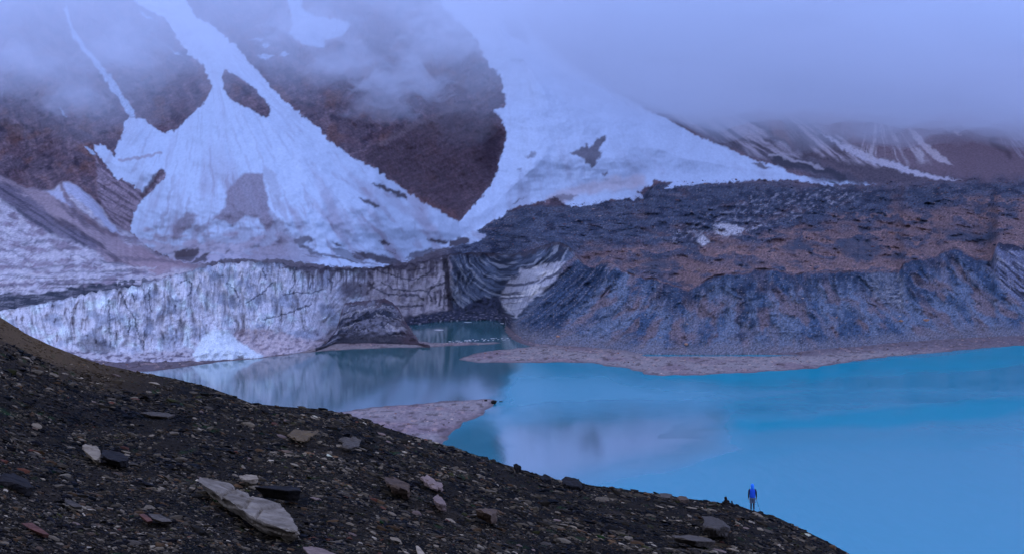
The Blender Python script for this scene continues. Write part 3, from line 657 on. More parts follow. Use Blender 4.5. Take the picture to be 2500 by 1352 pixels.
for L in ([(690, -60), (700, 0), (715, 60), (705, 84), (735, 105), (760, 115), (790, 118), (795, 98), (840, 85), (855, 60), (840, 50), (770, 40), (740, 25), (728, -60)], [(628, 138), (650, 134), (668, 138), (650, 144)], [(684, 134), (696, 128), (706, 134), (694, 138)],
          [(600, 98), (640, 92), (644, 97)], [(638, 112), (656, 104), (660, 110), (646, 116)], [(160, 10), (170, 40), (176, 72), (200, 98), (210, 115), (245, 155), (277, 195), (302, 235), (322, 262), (333, 284), (316, 286), (295, 252), (268, 215), (233, 160), (208, 130), (178, 92), (156, 30)],
          [(142, 262), (148, 264), (162, 284), (154, 280)], [(206, 354), (214, 356), (232, 378), (222, 376)], [(412, 118), (430, 126), (448, 134), (432, 134)], [(340, 30), (360, 36), (374, 52), (356, 44)]):
    base = mix(base, alb(140, 170, 248), sstep(-2.5, 2.5, sdf(L, wx, wy)) * 0.92)
# right flank: dirty snow fans running down to the moraine
def streakfan(poly, ax, ay, k, seed, lo, hi_, c_s, a=0.9):
    global base
    m_ = sstep(-8, 10, sdf(poly, fx, fy))
    sa, sb = fan(ax, ay, k, seed)
    base = mix(base, c_s, m_ * sstep(lo, hi_, sa * 0.7 + sb * 0.6) * a)
dk2 = alb(70, 74, 112)
fa = sdf([(1600, 230), (1760, 240), (1900, 330), (2010, 400), (2100, 430), (2170, 446), (2020, 448), (1900, 404), (1740, 345), (1640, 290)], fx, fy)
base = mix(base, dk2 * (1 + 0.35 * grain)[..., None], sstep(-8, 8, fa) * 0.9)
streakfan([(1600, 230), (1760, 240), (1880, 330), (1990, 395), (2060, 430), (1960, 420), (1850, 380), (1740, 335), (1640, 285)], 1480, 120, 13, 171, -0.3, 0.45, alb(158, 166, 226), 0.9)
base = mix(base, alb(44, 50, 82), sstep(14, 4, lineseg([(1890, 395), (1940, 404), (2020, 418), (2060, 436)], fx, fy)) * 0.8)
base = mix(base, alb(150, 160, 216), sstep(5, 1, lineseg([(1880, 384), (1960, 396), (2010, 410)], fx, fy)) * 0.8)
fb = sdf([(1890, 270), (1960, 284), (2060, 340), (2180, 396), (2340, 440), (2140, 446), (2050, 410), (1960, 380), (1920, 320)], fx, fy)
base = mix(base, alb(72, 72, 106) * (1 + 0.35 * grain)[..., None], sstep(-8, 8, fb) * 0.9)
streakfan([(1890, 270), (1960, 284), (2060, 340), (2160, 390), (2230, 420), (2100, 400), (2000, 380), (1930, 330)], 1800, 180, 12, 175, -0.3, 0.4, alb(160, 166, 224), 0.9)
base = mix(base, alb(160, 172, 236), sstep(-2, 3, sdf([(1990, 316), (2070, 356), (2140, 384), (2190, 398), (2260, 424), (2352, 441), (2284, 440), (2210, 424), (2120, 396), (2050, 362)], wx, wy)))
streakfan([(2120, 290), (2175, 290), (2225, 312), (2284, 370), (2334, 402), (2250, 398), (2190, 400), (2130, 388), (2086, 366)], 2140, 250, 5, 179, -0.15, 0.5, alb(160, 168, 224), 0.85)
base = mix(base, brown_r, sstep(-8, 10, sdf([(2120, 290), (2225, 312), (2284, 370), (2334, 402), (2190, 400), (2086, 366)], fx, fy)) * sstep(0.0, 0.45, fbm(PX / 24, PY / 18, 181, 4)) * 0.75)
base = mix(base, alb(160, 166, 222), sstep(-2, 3, sdf([(2215, 312), (2240, 326), (2262, 350), (2330, 404), (2290, 396), (2256, 366), (2232, 342)], wx, wy)) * 0.9)
streakfan([(2436, 330), (2520, 300), (2600, 330), (2560, 384), (2470, 380)], 2420, 280, 9, 183, 0.0, 0.5, alb(140, 146, 204), 0.8)
base = mix(base, alb(60, 54, 82), sstep(12, 3, lineseg([(2420, 340), (2452, 372), (2470, 384)], fx, fy)) * 0.7)
base = mix(base, alb(150, 152, 200), sstep(2.5, 0.5, lineseg([(2332, 322), (2348, 332)], wx, wy)))
mat_mtn = surface_mat('mountain_surface', scale=0.32, amount=0.34, rough=0.9, bump=0.4, bump_dist=1.6, scale2=0.5, relief=True)
snowy = np.clip(sstep(-2, 2, np.maximum(c1, c2)) * (1 - lowmask * 0.3) * sstep(1, -1, wedge) * sstep(1, -1, sdf(ISLE, wx, wy)), 0, 1)
relief_a = 1 - 0.8 * snowy
V = world(PX, PY, D)
tag(mesh_obj('mountain', V.reshape(-1, 3), grid_faces(*PX.shape), mat_mtn, colors=base.reshape(-1, 3), attrs={'relief': relief_a}), kind='structure')

# ---------------------------------------------------- dark debris-covered ice mound in front of the inner wall
def mound():
    ux = np.arange(770, 1050, 2.2); NR = 60
    crest = curve([(770, 850), (796, 838), (806, 824), (818, 808), (828, 784), (834, 754), (840, 742), (858, 736), (885, 734), (912, 731), (940, 727), (956, 736), (972, 752), (982, 768), (990, 786), (1003, 804), (1014, 826), (1024, 836), (1050, 842)], ux, 1.2)
    foot = curve([(770, 852), (820, 838), (900, 836), (960, 836), (1020, 838), (1050, 843)], ux, 2)
    crest = np.minimum(crest + fbm(ux / 14, ux * 0, 201, 4) * 4, foot - 1)
    d0 = 83.5 * F / (foot - YH)
    tt = np.linspace(0, 1, NR)[:, None]
    px = np.broadcast_to(ux, (NR, len(ux))); py = foot + (crest - foot) * tt
    hh = (foot - crest)
    dd = d0 + tt * hh * 0.16 + (fbm(px / 16, py / 12, 203, 5) * 2.6 + (ridged(px / 20, py / 30, 205, 3) - 0.5) * -3) * np.sin(np.pi * np.clip(tt, 0.02, 1))
    fr = world(px, py, dd)
    back = fr[-1:].copy(); b2 = np.concatenate([back + [[0, 14, -6]], back * 1.0 + [[0, 40, -30]]], 0); b2[1, :, 2] = LAKE_Z - 4
    bot = fr[:1].copy(); bot[..., 2] = LAKE_Z - 4
    Vv = np.concatenate([bot, fr, b2], 0)
    ax = px + fbm(px / 16, py / 16, 207, 4) * 8; ay = py + fbm(px / 16, py / 16, 209, 4) * 8
    bend = ay + 26 * np.sin((ax - 850) / 46) * sstep(0.1, 0.8, tt)
    c = mix(np.broadcast_to(alb(96, 104, 150), px.shape + (3,)), alb(44, 52, 86), sstep(-0.15, 0.25, fbm(ax / 140, bend / 10, 211, 3)))
    c = mix(c, alb(140, 150, 202), sstep(0.12, 0.4, fbm(ax / 120, bend / 9, 213, 3)) * 0.8)
    c = mix(c, alb(30, 34, 60), sstep(0.2, 0.45, fbm(ax / 100, bend / 5, 214, 2)) * 0.8)
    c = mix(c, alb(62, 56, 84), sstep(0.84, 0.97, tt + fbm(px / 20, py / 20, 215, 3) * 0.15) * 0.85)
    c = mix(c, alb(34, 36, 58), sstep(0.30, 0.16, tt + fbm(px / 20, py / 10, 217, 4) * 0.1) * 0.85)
    c = mix(c, alb(62, 56, 82), sstep(960, 1000, px + fbm(px / 12, py / 12, 219, 3) * 14) * 0.8)
    Cc = np.concatenate([c[:1], c, c[-1:], c[-1:]], 0)
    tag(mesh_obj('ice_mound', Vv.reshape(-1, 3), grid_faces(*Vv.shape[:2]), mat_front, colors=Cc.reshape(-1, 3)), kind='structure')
mound()

# ================================================================== LAKE AND ITS SHORES
def on_plane(px, py, z):
    d = z * F / (YH - np.asarray(py, float))
    return (np.asarray(px, float) - 1250) / F * d, d

SHORES = {
    'right': [(1120, 876.5), (1140, 868), (1180, 858), (1250, 850.5), (1300, 846), (1262, 834), (1244, 822), (1236, 805), (1230, 770), (3400, 740), (3400, 800), (2700, 832), (2500, 843), (2380, 850), (2260, 862), (2150, 872), (2060, 885), (1990, 897), (1900, 904), (1800, 909.5), (1700, 914.5),
              (1620, 916), (1575, 913), (1562, 906), (1530, 897.5), (1480, 892), (1450, 885.5), (1380, 883.5), (1280, 885), (1180, 884), (1140, 880)],
    'left': [(-900, 850), (-300, 880), (100, 900), (240, 915), (330, 908), (430, 898), (500, 888), (560, 881), (640, 873), (700, 866), (745, 859.5), (775, 857), (850, 853), (950, 848), (1030, 847), (1060, 845.5), (1120, 843), (1200, 839.5), (1228, 837), (1210, 834.5), (1120, 836), (1050, 836), (1024, 832), (1010, 815), (990, 780), (900, 760), (-900, 740)],
    'near': [(200, 1100), (500, 1035), (700, 1010), (835, 1003), (900, 995), (1000, 987), (1100, 978.5), (1170, 974), (1200, 974), (1214, 980), (1205, 992), (1172, 1013), (1135, 1033), (1098, 1055), (1080, 1075), (1072, 1110), (1060, 1300), (900, 1420), (200, 1480)],
}
POOL = [(1560, 866), (1620, 862.5), (1700, 863), (1860, 865), (1980, 867), (1860, 869.5), (1700, 870), (1580, 869)]
cx, cy = np.meshgrid(np.concatenate([np.arange(-760, -150, 10.0), np.arange(-150, 2650, 3.0), np.arange(2650, 3300, 10.0)]), np.concatenate([np.arange(766, 930, 1.5), np.arange(930, 1240, 3.0), np.arange(1240, 1500, 8.0)]))
GX, GY = on_plane(cx, cy, LAKE_Z)
h = np.full(GX.shape, -60.0); near_w = np.zeros(GX.shape)
for k_, P_ in SHORES.items():
    X_, Y_ = on_plane([p[0] for p in P_], [p[1] for p in P_], LAKE_Z)
    s_ = sdf(list(zip(X_, Y_)), GX + fbm(GX / 14, GY / 14, 221, 3) * 2.0, GY + fbm(GX / 14, GY / 14, 223, 3) * 4.0, 60)
    h = np.maximum(h, s_)
X_, Y_ = on_plane([p[0] for p in POOL], [p[1] for p in POOL], LAKE_Z)
pl = sdf(list(zip(X_, Y_)), GX, GY, 40)
hh = 0.013 + np.clip(h * 0.05, -2.0, 1.6) + fbm(GX / 18, GY / 18, 225, 4) * 0.25 * sstep(0, 8, h) + fbm(GX / 3, GY / 3, 227, 3) * 0.12 * sstep(0, 4, h)
hh = np.where(pl > -12, np.minimum(hh, -pl * 0.12), hh)
sc = mix(np.broadcast_to(alb(115, 116, 150), GX.shape + (3,)), alb(106, 100, 134), sstep(-0.2, 0.5, fbm(GX / 30, GY / 40, 229, 4)))
sc = mix(sc, alb(84, 82, 116), sstep(12, -6, cy - curve([(-300, 900), (900, 840), (1250, 838), (1560, 862), (1960, 870), (2200, 852), (2800, 836)], cx.ravel()).reshape(cx.shape)) * sstep(1200, 1260, cx) * 0.9)
sc = mix(sc, alb(78, 76, 108), sstep(620, 540, cx) * sstep(930, 920, cy) * 0.9)
sc = mix(sc, alb(62, 54, 70), sstep(0.22, 0.5, fbm(GX / 6, GY / 9, 231, 5)) * 0.75)
sc = sc * (1 + 0.3 * fbm(GX / 1.6, GY / 4, 232, 3))[..., None]
sc = mix(sc, alb(152, 138, 166), sstep(0.35, 0.7, fbm(GX / 5, GY / 9, 233, 3)) * 0.5)
sc = mix(sc, alb(74, 70, 96), sstep(4.5, 0.3, h + fbm(GX / 9, GY / 14, 234, 3) * 2) * 0.7)
mat_beach = surface_mat('beach_gravel', scale=0.8, amount=0.3, rough=0.9, bump=0.4, bump_dist=0.15, scale2=2.5)
V = np.stack([GX, GY, LAKE_Z + hh], -1)
tag(mesh_obj('gravel_shore', V.reshape(-1, 3), grid_faces(*GX.shape, flip=True), mat_beach, colors=sc.reshape(-1, 3)), kind='structure')

# the lake: one sheet, milky turquoise, calm by the ice and ruffled by wind elsewhere
lx, ly = np.meshgrid(np.arange(-900, 3400, 8.0), np.concatenate([np.arange(745, 1000, 4.0), np.arange(1000, 1900, 8.0)]))
LX, LY = on_plane(lx, ly, LAKE_Z)
calm = np.zeros(LX.shape)
nx = lx + fbm(lx / 160, ly / 40, 241, 4) * 40; ny = ly + fbm(lx / 160, ly / 40, 243, 4) * 12
calm = np.maximum(calm, sstep(-20, 25, sdf([(-300, 760), (1250, 760), (1330, 845), (1250, 890), (1215, 950), (1200, 1000), (600, 1080), (-300, 1000)], nx, ny, 100)))
calm = np.maximum(calm, 0.97 * sstep(-75, 28, sdf([(1236, 1060), (1300, 1048), (1420, 1042), (1560, 1040), (1730, 1048), (1650, 1086), (1450, 1130), (1300, 1154), (1236, 1156)], nx, ny, 100)))
calm = np.maximum(calm, 0.45 * sstep(-20, 25, sdf([(1060, 1060), (1150, 1030), (1220, 1010), (1245, 1060), (1250, 1150), (1050, 1120)], nx, ny, 100)))
teal = 0.5 + 0 * LX
ruff = 0.30 + 0.26 * fbm(lx / 300, ly / 22, 245, 5) + 0.08 * fbm(lx / 60, ly / 9, 246, 3)
ruff = np.maximum(ruff, 0.95 * sstep(-60, 60, sdf([(1225, 905), (1300, 888), (1460, 890), (1560, 915), (1760, 935), (2050, 945), (1800, 985), (1560, 1030), (1350, 1040), (1240, 1060), (1225, 1000), (1205, 985)], nx, ny, 100)))
ruff = np.maximum(ruff, 0.6 * sstep(-30, 50, sdf([(1300, 1160), (1600, 1110), (2000, 1070), (2700, 1040), (2700, 1500), (1900, 1500), (1600, 1260)], nx, ny, 100)))
teal = np.maximum(teal, sstep(-30, 12, sdf([(1600, 1060), (1750, 1028), (2000, 1008), (2300, 985), (2700, 955), (2700, 1000), (2300, 1030), (2000, 1050), (1760, 1058)], nx, ny, 100)))
teal = np.maximum(teal, sstep(-25, 10, sdf([(1560, 915), (1800, 905), (2100, 880), (2500, 838), (2700, 830), (2700, 880), (2300, 905), (1900, 930), (1650, 935)], nx, ny, 100)))
m, n, l, b = new_mat('lake_water')
at = n.new('ShaderNodeAttribute'); at.attribute_name = 'calm'
at2 = n.new('ShaderNodeAttribute'); at2.attribute_name = 'teal'
tc = n.new('ShaderNodeTexCoord'); mp = n.new('ShaderNodeMapping'); mp.inputs['Scale'].default_value = (0.16, 0.05, 1)
l.new(tc.outputs['Object'], mp.inputs['Vector'])
t = n.new('ShaderNodeTexNoise'); t.inputs['Scale'].default_value = 1.0; t.inputs['Detail'].default_value = 7; t.inputs['Roughness'].default_value = 0.6
l.new(mp.outputs[0], t.inputs['Vector'])
mp2 = n.new('ShaderNodeMapping'); mp2.inputs['Scale'].default_value = (0.006, 0.022, 1)
l.new(tc.outputs['Object'], mp2.inputs['Vector'])
t2 = n.new('ShaderNodeTexNoise'); t2.inputs['Scale'].default_value = 1.0; t2.inputs['Detail'].default_value = 4
l.new(mp2.outputs[0], t2.inputs['Vector'])
at3 = n.new('ShaderNodeAttribute'); at3.attribute_name = 'ruffle'
sm0 = n.new('ShaderNodeMath'); sm0.operation = 'SUBTRACT'; sm0.inputs[0].default_value = 1.0
l.new(at.outputs['Fac'], sm0.inputs[1])
smp_ = n.new('ShaderNodeMath'); smp_.operation = 'POWER'; smp_.inputs[1].default_value = 2.4; l.new(sm0.outputs[0], smp_.inputs[0])
sm = n.new('ShaderNodeMath'); sm.operation = 'MULTIPLY'; l.new(smp_.outputs[0], sm.inputs[0]); l.new(at3.outputs['Fac'], sm.inputs[1])
bs = n.new('ShaderNodeMapRange'); bs.inputs['To Min'].default_value = 0.035; bs.inputs['To Max'].default_value = 0.6
l.new(sm.outputs[0], bs.inputs['Value'])
bp = n.new('ShaderNodeBump'); bp.inputs['Distance'].default_value = 0.6
l.new(t.outputs['Fac'], bp.inputs['Height']); l.new(bs.outputs[0], bp.inputs['Strength']); l.new(bp.outputs[0], b.inputs['Normal'])
rg = n.new('ShaderNodeMapRange'); rg.inputs['To Min'].default_value = 0.085; rg.inputs['To Max'].default_value = 0.32
l.new(sm.outputs[0], rg.inputs['Value']); l.new(rg.outputs[0], b.inputs['Roughness'])
cr = n.new('ShaderNodeMix'); cr.data_type = 'RGBA'
cr.inputs['A'].default_value = (0.034, 0.145, 0.135, 1); cr.inputs['B'].default_value = (0.003, 0.285, 0.325, 1)
cm = n.new('ShaderNodeMath'); cm.operation = 'MULTIPLY'
l.new(sm0.outputs[0], cm.inputs[0]); cm.inputs[1].default_value = 1.0
l.new(cm.outputs[0], cr.inputs['Factor']); l.new(cr.outputs['Result'], b.inputs['Base Color'])
sp = n.new('ShaderNodeMapRange'); sp.inputs['From Min'].default_value = 0.5; sp.inputs['From Max'].default_value = 1.0; sp.inputs['To Min'].default_value = 0.5; sp.inputs['To Max'].default_value = 0.03
l.new(at2.outputs['Fac'], sp.inputs['Value']); l.new(sp.outputs[0], b.inputs['Specular IOR Level'])
io = n.new('ShaderNodeMapRange'); io.inputs['To Min'].default_value = 1.33; io.inputs['To Max'].default_value = 8.0
at4 = n.new('ShaderNodeAttribute'); at4.attribute_name = 'gloss'
l.new(at4.outputs['Fac'], io.inputs['Value']); l.new(io.outputs[0], b.inputs['IOR'])
V = np.stack([LX, LY, np.full(LX.shape, LAKE_Z)], -1)
tag(mesh_obj('lake', V.reshape(-1, 3), grid_faces(*LX.shape, flip=True), m, attrs={'calm': calm, 'teal': teal, 'ruffle': np.clip(ruff, 0, 1), 'gloss': np.maximum(calm, 0.22 * np.clip(ruff - 0.5, 0, 1) * 2)}), kind='structure')

# ================================================================== NEAR SLOPE
RIDGE = [(-400, 610), (-200, 700), (0, 772), (60, 812), (130, 845), (200, 872), (250, 890), (330, 908), (430, 925), (500, 941), (560, 962), (620, 984), (700, 992), (780, 998), (850, 1012), (930, 1040), (1000, 1062), (1080, 1085), (1150, 1106),
         (1250, 1137), (1330, 1162), (1400, 1176), (1460, 1186), (1550, 1197), (1650, 1212), (1750, 1224), (1800, 1231), (1840, 1245), (1900, 1263), (1960, 1291), (2020, 1322), (2090, 1358), (2200, 1430), (2400, 1560), (2900, 1900)]
RIDGE_D = [(-400, 130), (0, 98), (250, 72), (430, 58), (700, 54), (900, 58), (1250, 68), (1550, 76), (1837, 81), (2090, 86), (2900, 100)]
EYE = 1.75


def ridge_y(x): return np.interp(x, [p[0] for p in RIDGE], [p[1] for p in RIDGE])
def ridge_d(x): return np.interp(x, [p[0] for p in RIDGE_D], [p[1] for p in RIDGE_D])


def slope_d(x, y):
    """Forward distance of the bare slope at a photo pixel below the ridge line."""
    t_ = np.maximum(np.asarray(y, float) - ridge_y(x), 0)
    return 1.0 / (1.0 / ridge_d(x) + t_ / (F * EYE) * sstep(0, 60, t_ + 22))


def relief(X, Y):
    far_ = sstep(6, 40, Y)
    return fbm(X / 9, Y / 14, 301, 3) * (0.10 + 0.22 * far_) + fbm(X / 1.6, Y / 2.2, 303, 4) * (0.035 + 0.05 * far_)


def slope_pt(x, y, lift=0.0):
    d = slope_d(x, y); p = world(np.asarray(x, float), np.asarray(y, float), d)
    fade_ = sstep(0, 25, np.asarray(y, float) - ridge_y(x)) * 0.8 + 0.2
    p[..., 2] += relief(p[..., 0], p[..., 1]) * fade_ + lift
    return p


ux = np.arange(-400, 2600, 4.0)
NR = 230
uu = np.linspace(0, 1, NR)[:, None] ** 1.25
ybot = np.maximum(1560.0, ridge_y(ux) + 60)
px = np.broadcast_to(ux, (NR, len(ux))); ry = ridge_y(ux)
py = ry + (ybot - ry) * uu
P = slope_pt(px, py)
# beyond the crest the hillside rolls over and falls to the lake
back = []
base_pt = P[0]; s0 = (YH - ry) / F
for d in (1.0, 2.5, 5, 9, 15, 24, 38, 60, 90, 130, 180):
    q_ = base_pt.copy(); k_ = (base_pt[:, 1] + d) / base_pt[:, 1]
    q_[:, 0] *= k_; q_[:, 1] += d
    drop = np.minimum(0.018 * d * d, 0.55 * d - 3.8 if d > 15 else 1e9)
    q_[:, 2] = np.maximum(base_pt[:, 2] + s0 * d - drop, LAKE_Z - 5)
    back.append(q_)
Pall = np.concatenate([np.array(back[::-1]), P], 0)
PXc = np.broadcast_to(ux, Pall.shape[:2]); X_, Y_ = Pall[..., 0], Pall[..., 1]
gc = mix(np.broadcast_to(np.array([0.024, 0.016, 0.009]), Pall.shape), (0.007, 0.006, 0.005), sstep(-0.1, 0.5, fbm(X_ / 0.8, Y_ / 1.6, 305, 5)))
gc = mix(gc, (0.05, 0.032, 0.018), sstep(0.2, 0.7, fbm(X_ / 2.2, Y_ / 5, 307, 5)) * 0.6)
gc = mix(gc, (0.15, 0.085, 0.036), sstep(480, 60, PXc) * sstep(30, 62, Y_) * 0.8)
gc = mix(gc, (0.02, 0.05, 0.012), sstep(0.52, 0.8, fbm(X_ / 0.9, Y_ / 2, 309, 4)) * 0.7)
mat_ground = surface_mat('dark_shale_soil', scale=7, amount=0.5, rough=0.95, bump=0.9, bump_dist=0.05, scale2=16, spec=0.03)
tag(mesh_obj('ground', Pall.reshape(-1, 3), grid_faces(*Pall.shape[:2], flip=True), mat_ground, colors=gc.reshape(-1, 3)), kind='structure')


# ---------------------------------------------------- stones
def hull_rock(seed, flat=0.5, n=16, long=1.0):
    r_ = random.Random(seed); bm = bmesh.new()
    for i in range(n):
        u_ = r_.uniform(-1, 1); t_ = r_.uniform(0, 2 * math.pi); s_ = math.sqrt(1 - u_ * u_); k_ = r_.uniform(0.75, 1.0)
        bm.verts.new((s_ * math.cos(t_) * k_ * long, s_ * math.sin(t_) * k_, u_ * k_ * flat))
    res = bmesh.ops.convex_hull(bm, input=bm.verts)
    bmesh.ops.delete(bm, geom=list({g for g in res['geom_interior'] + res['geom_unused'] if isinstance(g, bmesh.types.BMVert)}), context='VERTS')
    bmesh.ops.triangulate(bm, faces=bm.faces)
    return bm


protos = []
for i in range(14):
    bm = hull_rock(500 + i, flat=[0.42, 0.6, 0.8][i % 3], n=11 + i % 4, long=[1.0, 1.5, 1.2, 1.9][i % 4])
    bm.verts.index_update()
    protos.append((np.array([v_.co[:] for v_ in bm.verts]), np.array([[v_.index for v_ in f_.verts] for f_ in bm.faces])))
    bm.free()


def scatter_mesh(pos, size, yaw, tiltx, tilty, colors, name, mat, label, cat):
    allv, allf, allc = [], [], []
    off = 0
    kind_ = rng.integers(0, len(protos), len(pos))
    for k_ in range(len(protos)):
        idx = np.where(kind_ == k_)[0]
        if len(idx) == 0: continue
        pv, pf = protos[k_]
        c_, s_ = np.cos(yaw[idx]), np.sin(yaw[idx])
        v_ = pv[None] * size[idx][:, None, None]
        x_ = v_[..., 0] * c_[:, None] - v_[..., 1] * s_[:, None]; y_ = v_[..., 0] * s_[:, None] + v_[..., 1] * c_[:, None]
        z_ = v_[..., 2] + x_ * tiltx[idx][:, None] + y_ * tilty[idx][:, None]
        vv = np.stack([x_, y_, z_], -1) + pos[idx][:, None]
        ff = pf[None] + (np.arange(len(idx)) * len(pv))[:, None, None] + off
        allv.append(vv.reshape(-1, 3)); allf.append(ff.reshape(-1, 3)); allc.append(np.repeat(colors[idx], len(pv), 0))
        off += len(idx) * len(pv)
    o = mesh_obj(name, np.concatenate(allv), np.concatenate(allf), mat, colors=np.concatenate(allc), smooth=False)
    return tag(o, label, cat, kind='stuff')


PALETTE = np.array([[0.014, 0.010, 0.006], [0.036, 0.025, 0.014], [0.085, 0.057, 0.030], [0.19, 0.130, 0.072], [0.42, 0.30, 0.175], [0.12, 0.060, 0.024], [0.17, 0.055, 0.026], [0.045, 0.038, 0.010], [0.014, 0.030, 0.006]])
PW = np.array([0.30, 0.25, 0.22, 0.12, 0.022, 0.060, 0.005, 0.020, 0.004]); PW /= PW.sum()
NS = 185000
sx = rng.uniform(-260, 2250, NS * 3); sy = 760 + rng.uniform(0, 1, NS * 3) * 700
keep = sy > ridge_y(sx) + 1.5
sx, sy = sx[keep], sy[keep]
clump = fbm(sx / 90 + sy / 130, sy / 34, 315, 4)
keep = rng.uniform(0, 1, len(sx)) < np.clip(0.68 + 0.8 * clump, 0.25, 1.0)
sx, sy, clump = sx[keep][:NS], sy[keep][:NS], clump[keep][:NS]
sd_ = slope_d(sx, sy)
pxs = np.clip(rng.lognormal(math.log(2.1), 0.62, len(sx)), 0.9, 13)
fl = sstep(520, 60, sx) * sstep(60, 15, sy - ridge_y(sx))
pxs *= (1 - 0.5 * fl) * np.clip(1 + 0.5 * clump, 0.6, 1.5)
pos = slope_pt(sx, sy)
szm = pxs * sd_ / F
pos[:, 2] += szm * 0.12
patch = fbm(pos[:, 0] / 2.5, pos[:, 1] / 6, 311, 4)
ci = rng.choice(len(PALETTE), len(sx), p=PW)
colr = PALETTE[ci] * rng.uniform(0.38, 0.92, (len(sx), 1)) * np.clip(1 + 1.1 * patch, 0.25, 2.0)[:, None] * np.where(pxs > 6, 1.15, 1.0)[:, None]
colr = mix(colr, colr * 0.5 + np.array([0.12, 0.066, 0.026]), fl * 0.85)
mat_stone = surface_mat('scree_stone', scale=9, amount=0.35, rough=0.75, bump=0.4, bump_dist=0.02, scale2=25, spec=0.06)
scatter_mesh(pos, szm, rng.uniform(-0.8, 0.5, len(sx)), -0.2 + rng.normal(0, 0.16, len(sx)), -0.05 + rng.normal(0, 0.2, len(sx)), np.clip(colr, 0.006, 0.6), 'scree', mat_stone,
             'loose dark broken shale and gravel covering the near slope', 'scree')

# stones strewn over the moraine and the beaches far off
fxs, fys, fds = [], [], []
NM = 15000
jx = rng.integers(int(np.searchsorted(gx, 1180)), int(np.searchsorted(gx, 2650)), NM); jy = rng.integers(2, N1 + 2, NM)
Vm = world(PX, PY, D)
pm = Vm[jy, jx]
sel = rng.uniform(0, 1, NM) < np.where(pm[:, 0] > 60, 1, 0.4)
pm = pm[sel]
Dm = pm[:, 1]
pxm = np.clip(rng.lognormal(math.log(0.95), 0.55, len(pm)), 0.5, 4.5)
cm_ = np.array([alb(62, 64, 98), alb(104, 102, 138), alb(96, 80, 106), alb(36, 46, 82), alb(134, 128, 158)])[rng.choice(5, len(pm), p=[0.3, 0.2, 0.2, 0.22, 0.08])]
szm = pxm * Dm / F
# beach litter
hb = (hh > 0.25) & (pl < -14) & (cy < 1100)
ii = np.argwhere(hb); ii = ii[rng.integers(0, len(ii), 8000)]
pb = np.stack([GX[ii[:, 0], ii[:, 1]], GY[ii[:, 0], ii[:, 1]], LAKE_Z + hh[ii[:, 0], ii[:, 1]]], -1)
pb[:, 0] += rng.uniform(-.5, .5, len(pb)); pb[:, 1] += rng.uniform(-2, 2, len(pb))
pxb = np.clip(rng.lognormal(math.log(1.1), 0.5, len(pb)), 0.6, 4)
cb = np.array([alb(60, 50, 62), alb(150, 136, 160), alb(110, 78, 84), alb(170, 160, 190)])[rng.choice(4, len(pb), p=[0.5, 0.25, 0.15, 0.1])]
mat_far = surface_mat('moraine_stone', scale=0.9, amount=0.25, rough=0.9, bump=0.2, bump_dist=0.2)
z0 = np.zeros(len(pm))
scatter_mesh(pm, szm, rng.uniform(0, 6.3, len(pm)), z0, z0, cm_, 'moraine_rubble', mat_far, 'small brown and grey rubble strewn over the far moraine', 'rubble')
z0 = np.zeros(len(pb))
scatter_mesh(pb, pxb * pb[:, 1] / F, rng.uniform(0, 6.3, len(pb)), z0, z0, cb, 'beach_pebbles', mat_far, 'small dark and pale pebbles scattered on the gravel spits', 'pebbles')

# ---------------------------------------------------- single stones of the near slope
M_PALE = stone_mat('pale_stone', (0.46, 0.32, 0.18), (0.20, 0.135, 0.075), 7)
M_GREY = stone_mat('grey_slate', (0.13, 0.092, 0.058), (0.05, 0.036, 0.024), 7)
M_DARK = stone_mat('dark_slate', (0.030, 0.021, 0.014), (0.009, 0.007, 0.006), 7)
M_BROWN = stone_mat('brown_stone', (0.20, 0.115, 0.06), (0.07, 0.04, 0.024), 6)
M_RED = stone_mat('rusty_red_stone', (0.17, 0.062, 0.034), (0.08, 0.032, 0.02), 7)
M_PINK = stone_mat('pinkish_stone', (0.36, 0.22, 0.145), (0.17, 0.105, 0.075), 7)
M_OLIVE = stone_mat('ochre_slab', (0.17, 0.098, 0.036), (0.075, 0.045, 0.020), 4, seams=0.8)


def rock_mesh(name, seed, flat, n, long_, mat, rough=0.05):
    bm = hull_rock(seed, flat, n, long_)
    bmesh.ops.subdivide_edges(bm, edges=bm.edges, cuts=1, use_grid_fill=True, smooth=0.12)
    bmesh.ops.triangulate(bm, faces=bm.faces)
    bmesh.ops.subdivide_edges(bm, edges=bm.edges, cuts=1, use_grid_fill=True)
    co = np.array([v_.co[:] for v_ in bm.verts])
    d_ = fbm(co[:, 0] * 2.2 + seed, co[:, 1] * 2.2, co[:, 2] * 4.0 + seed * 0.37, 3)
    st = np.floor(co[:, 2] / flat * 3.2 + d_ * 0.6) % 2                   # bedding ledges
    for v_, a_, s_ in zip(bm.verts, d_, st):
        k_ = 1 + a_ * rough * 1.6 + (s_ - 0.5) * rough
        v_.co.x *= k_; v_.co.y *= k_; v_.co.z *= 1 + a_ * rough
    me = bpy.data.meshes.new(name); bm.to_mesh(me); bm.free(); me.materials.append(mat)
    return me


ROCKMESH = {}
for nm, mt in (('pale', M_PALE), ('grey', M_GREY), ('dark', M_DARK), ('brown', M_BROWN), ('red', M_RED), ('pink', M_PINK)):
    ROCKMESH[nm] = [rock_mesh(nm + '_rock', 900 + 10 * len(ROCKMESH) + i, [0.34, 0.45, 0.6][i % 3], 15 + i, [1.3, 1.7, 1.15][i % 3], mt) for i in range(4)]


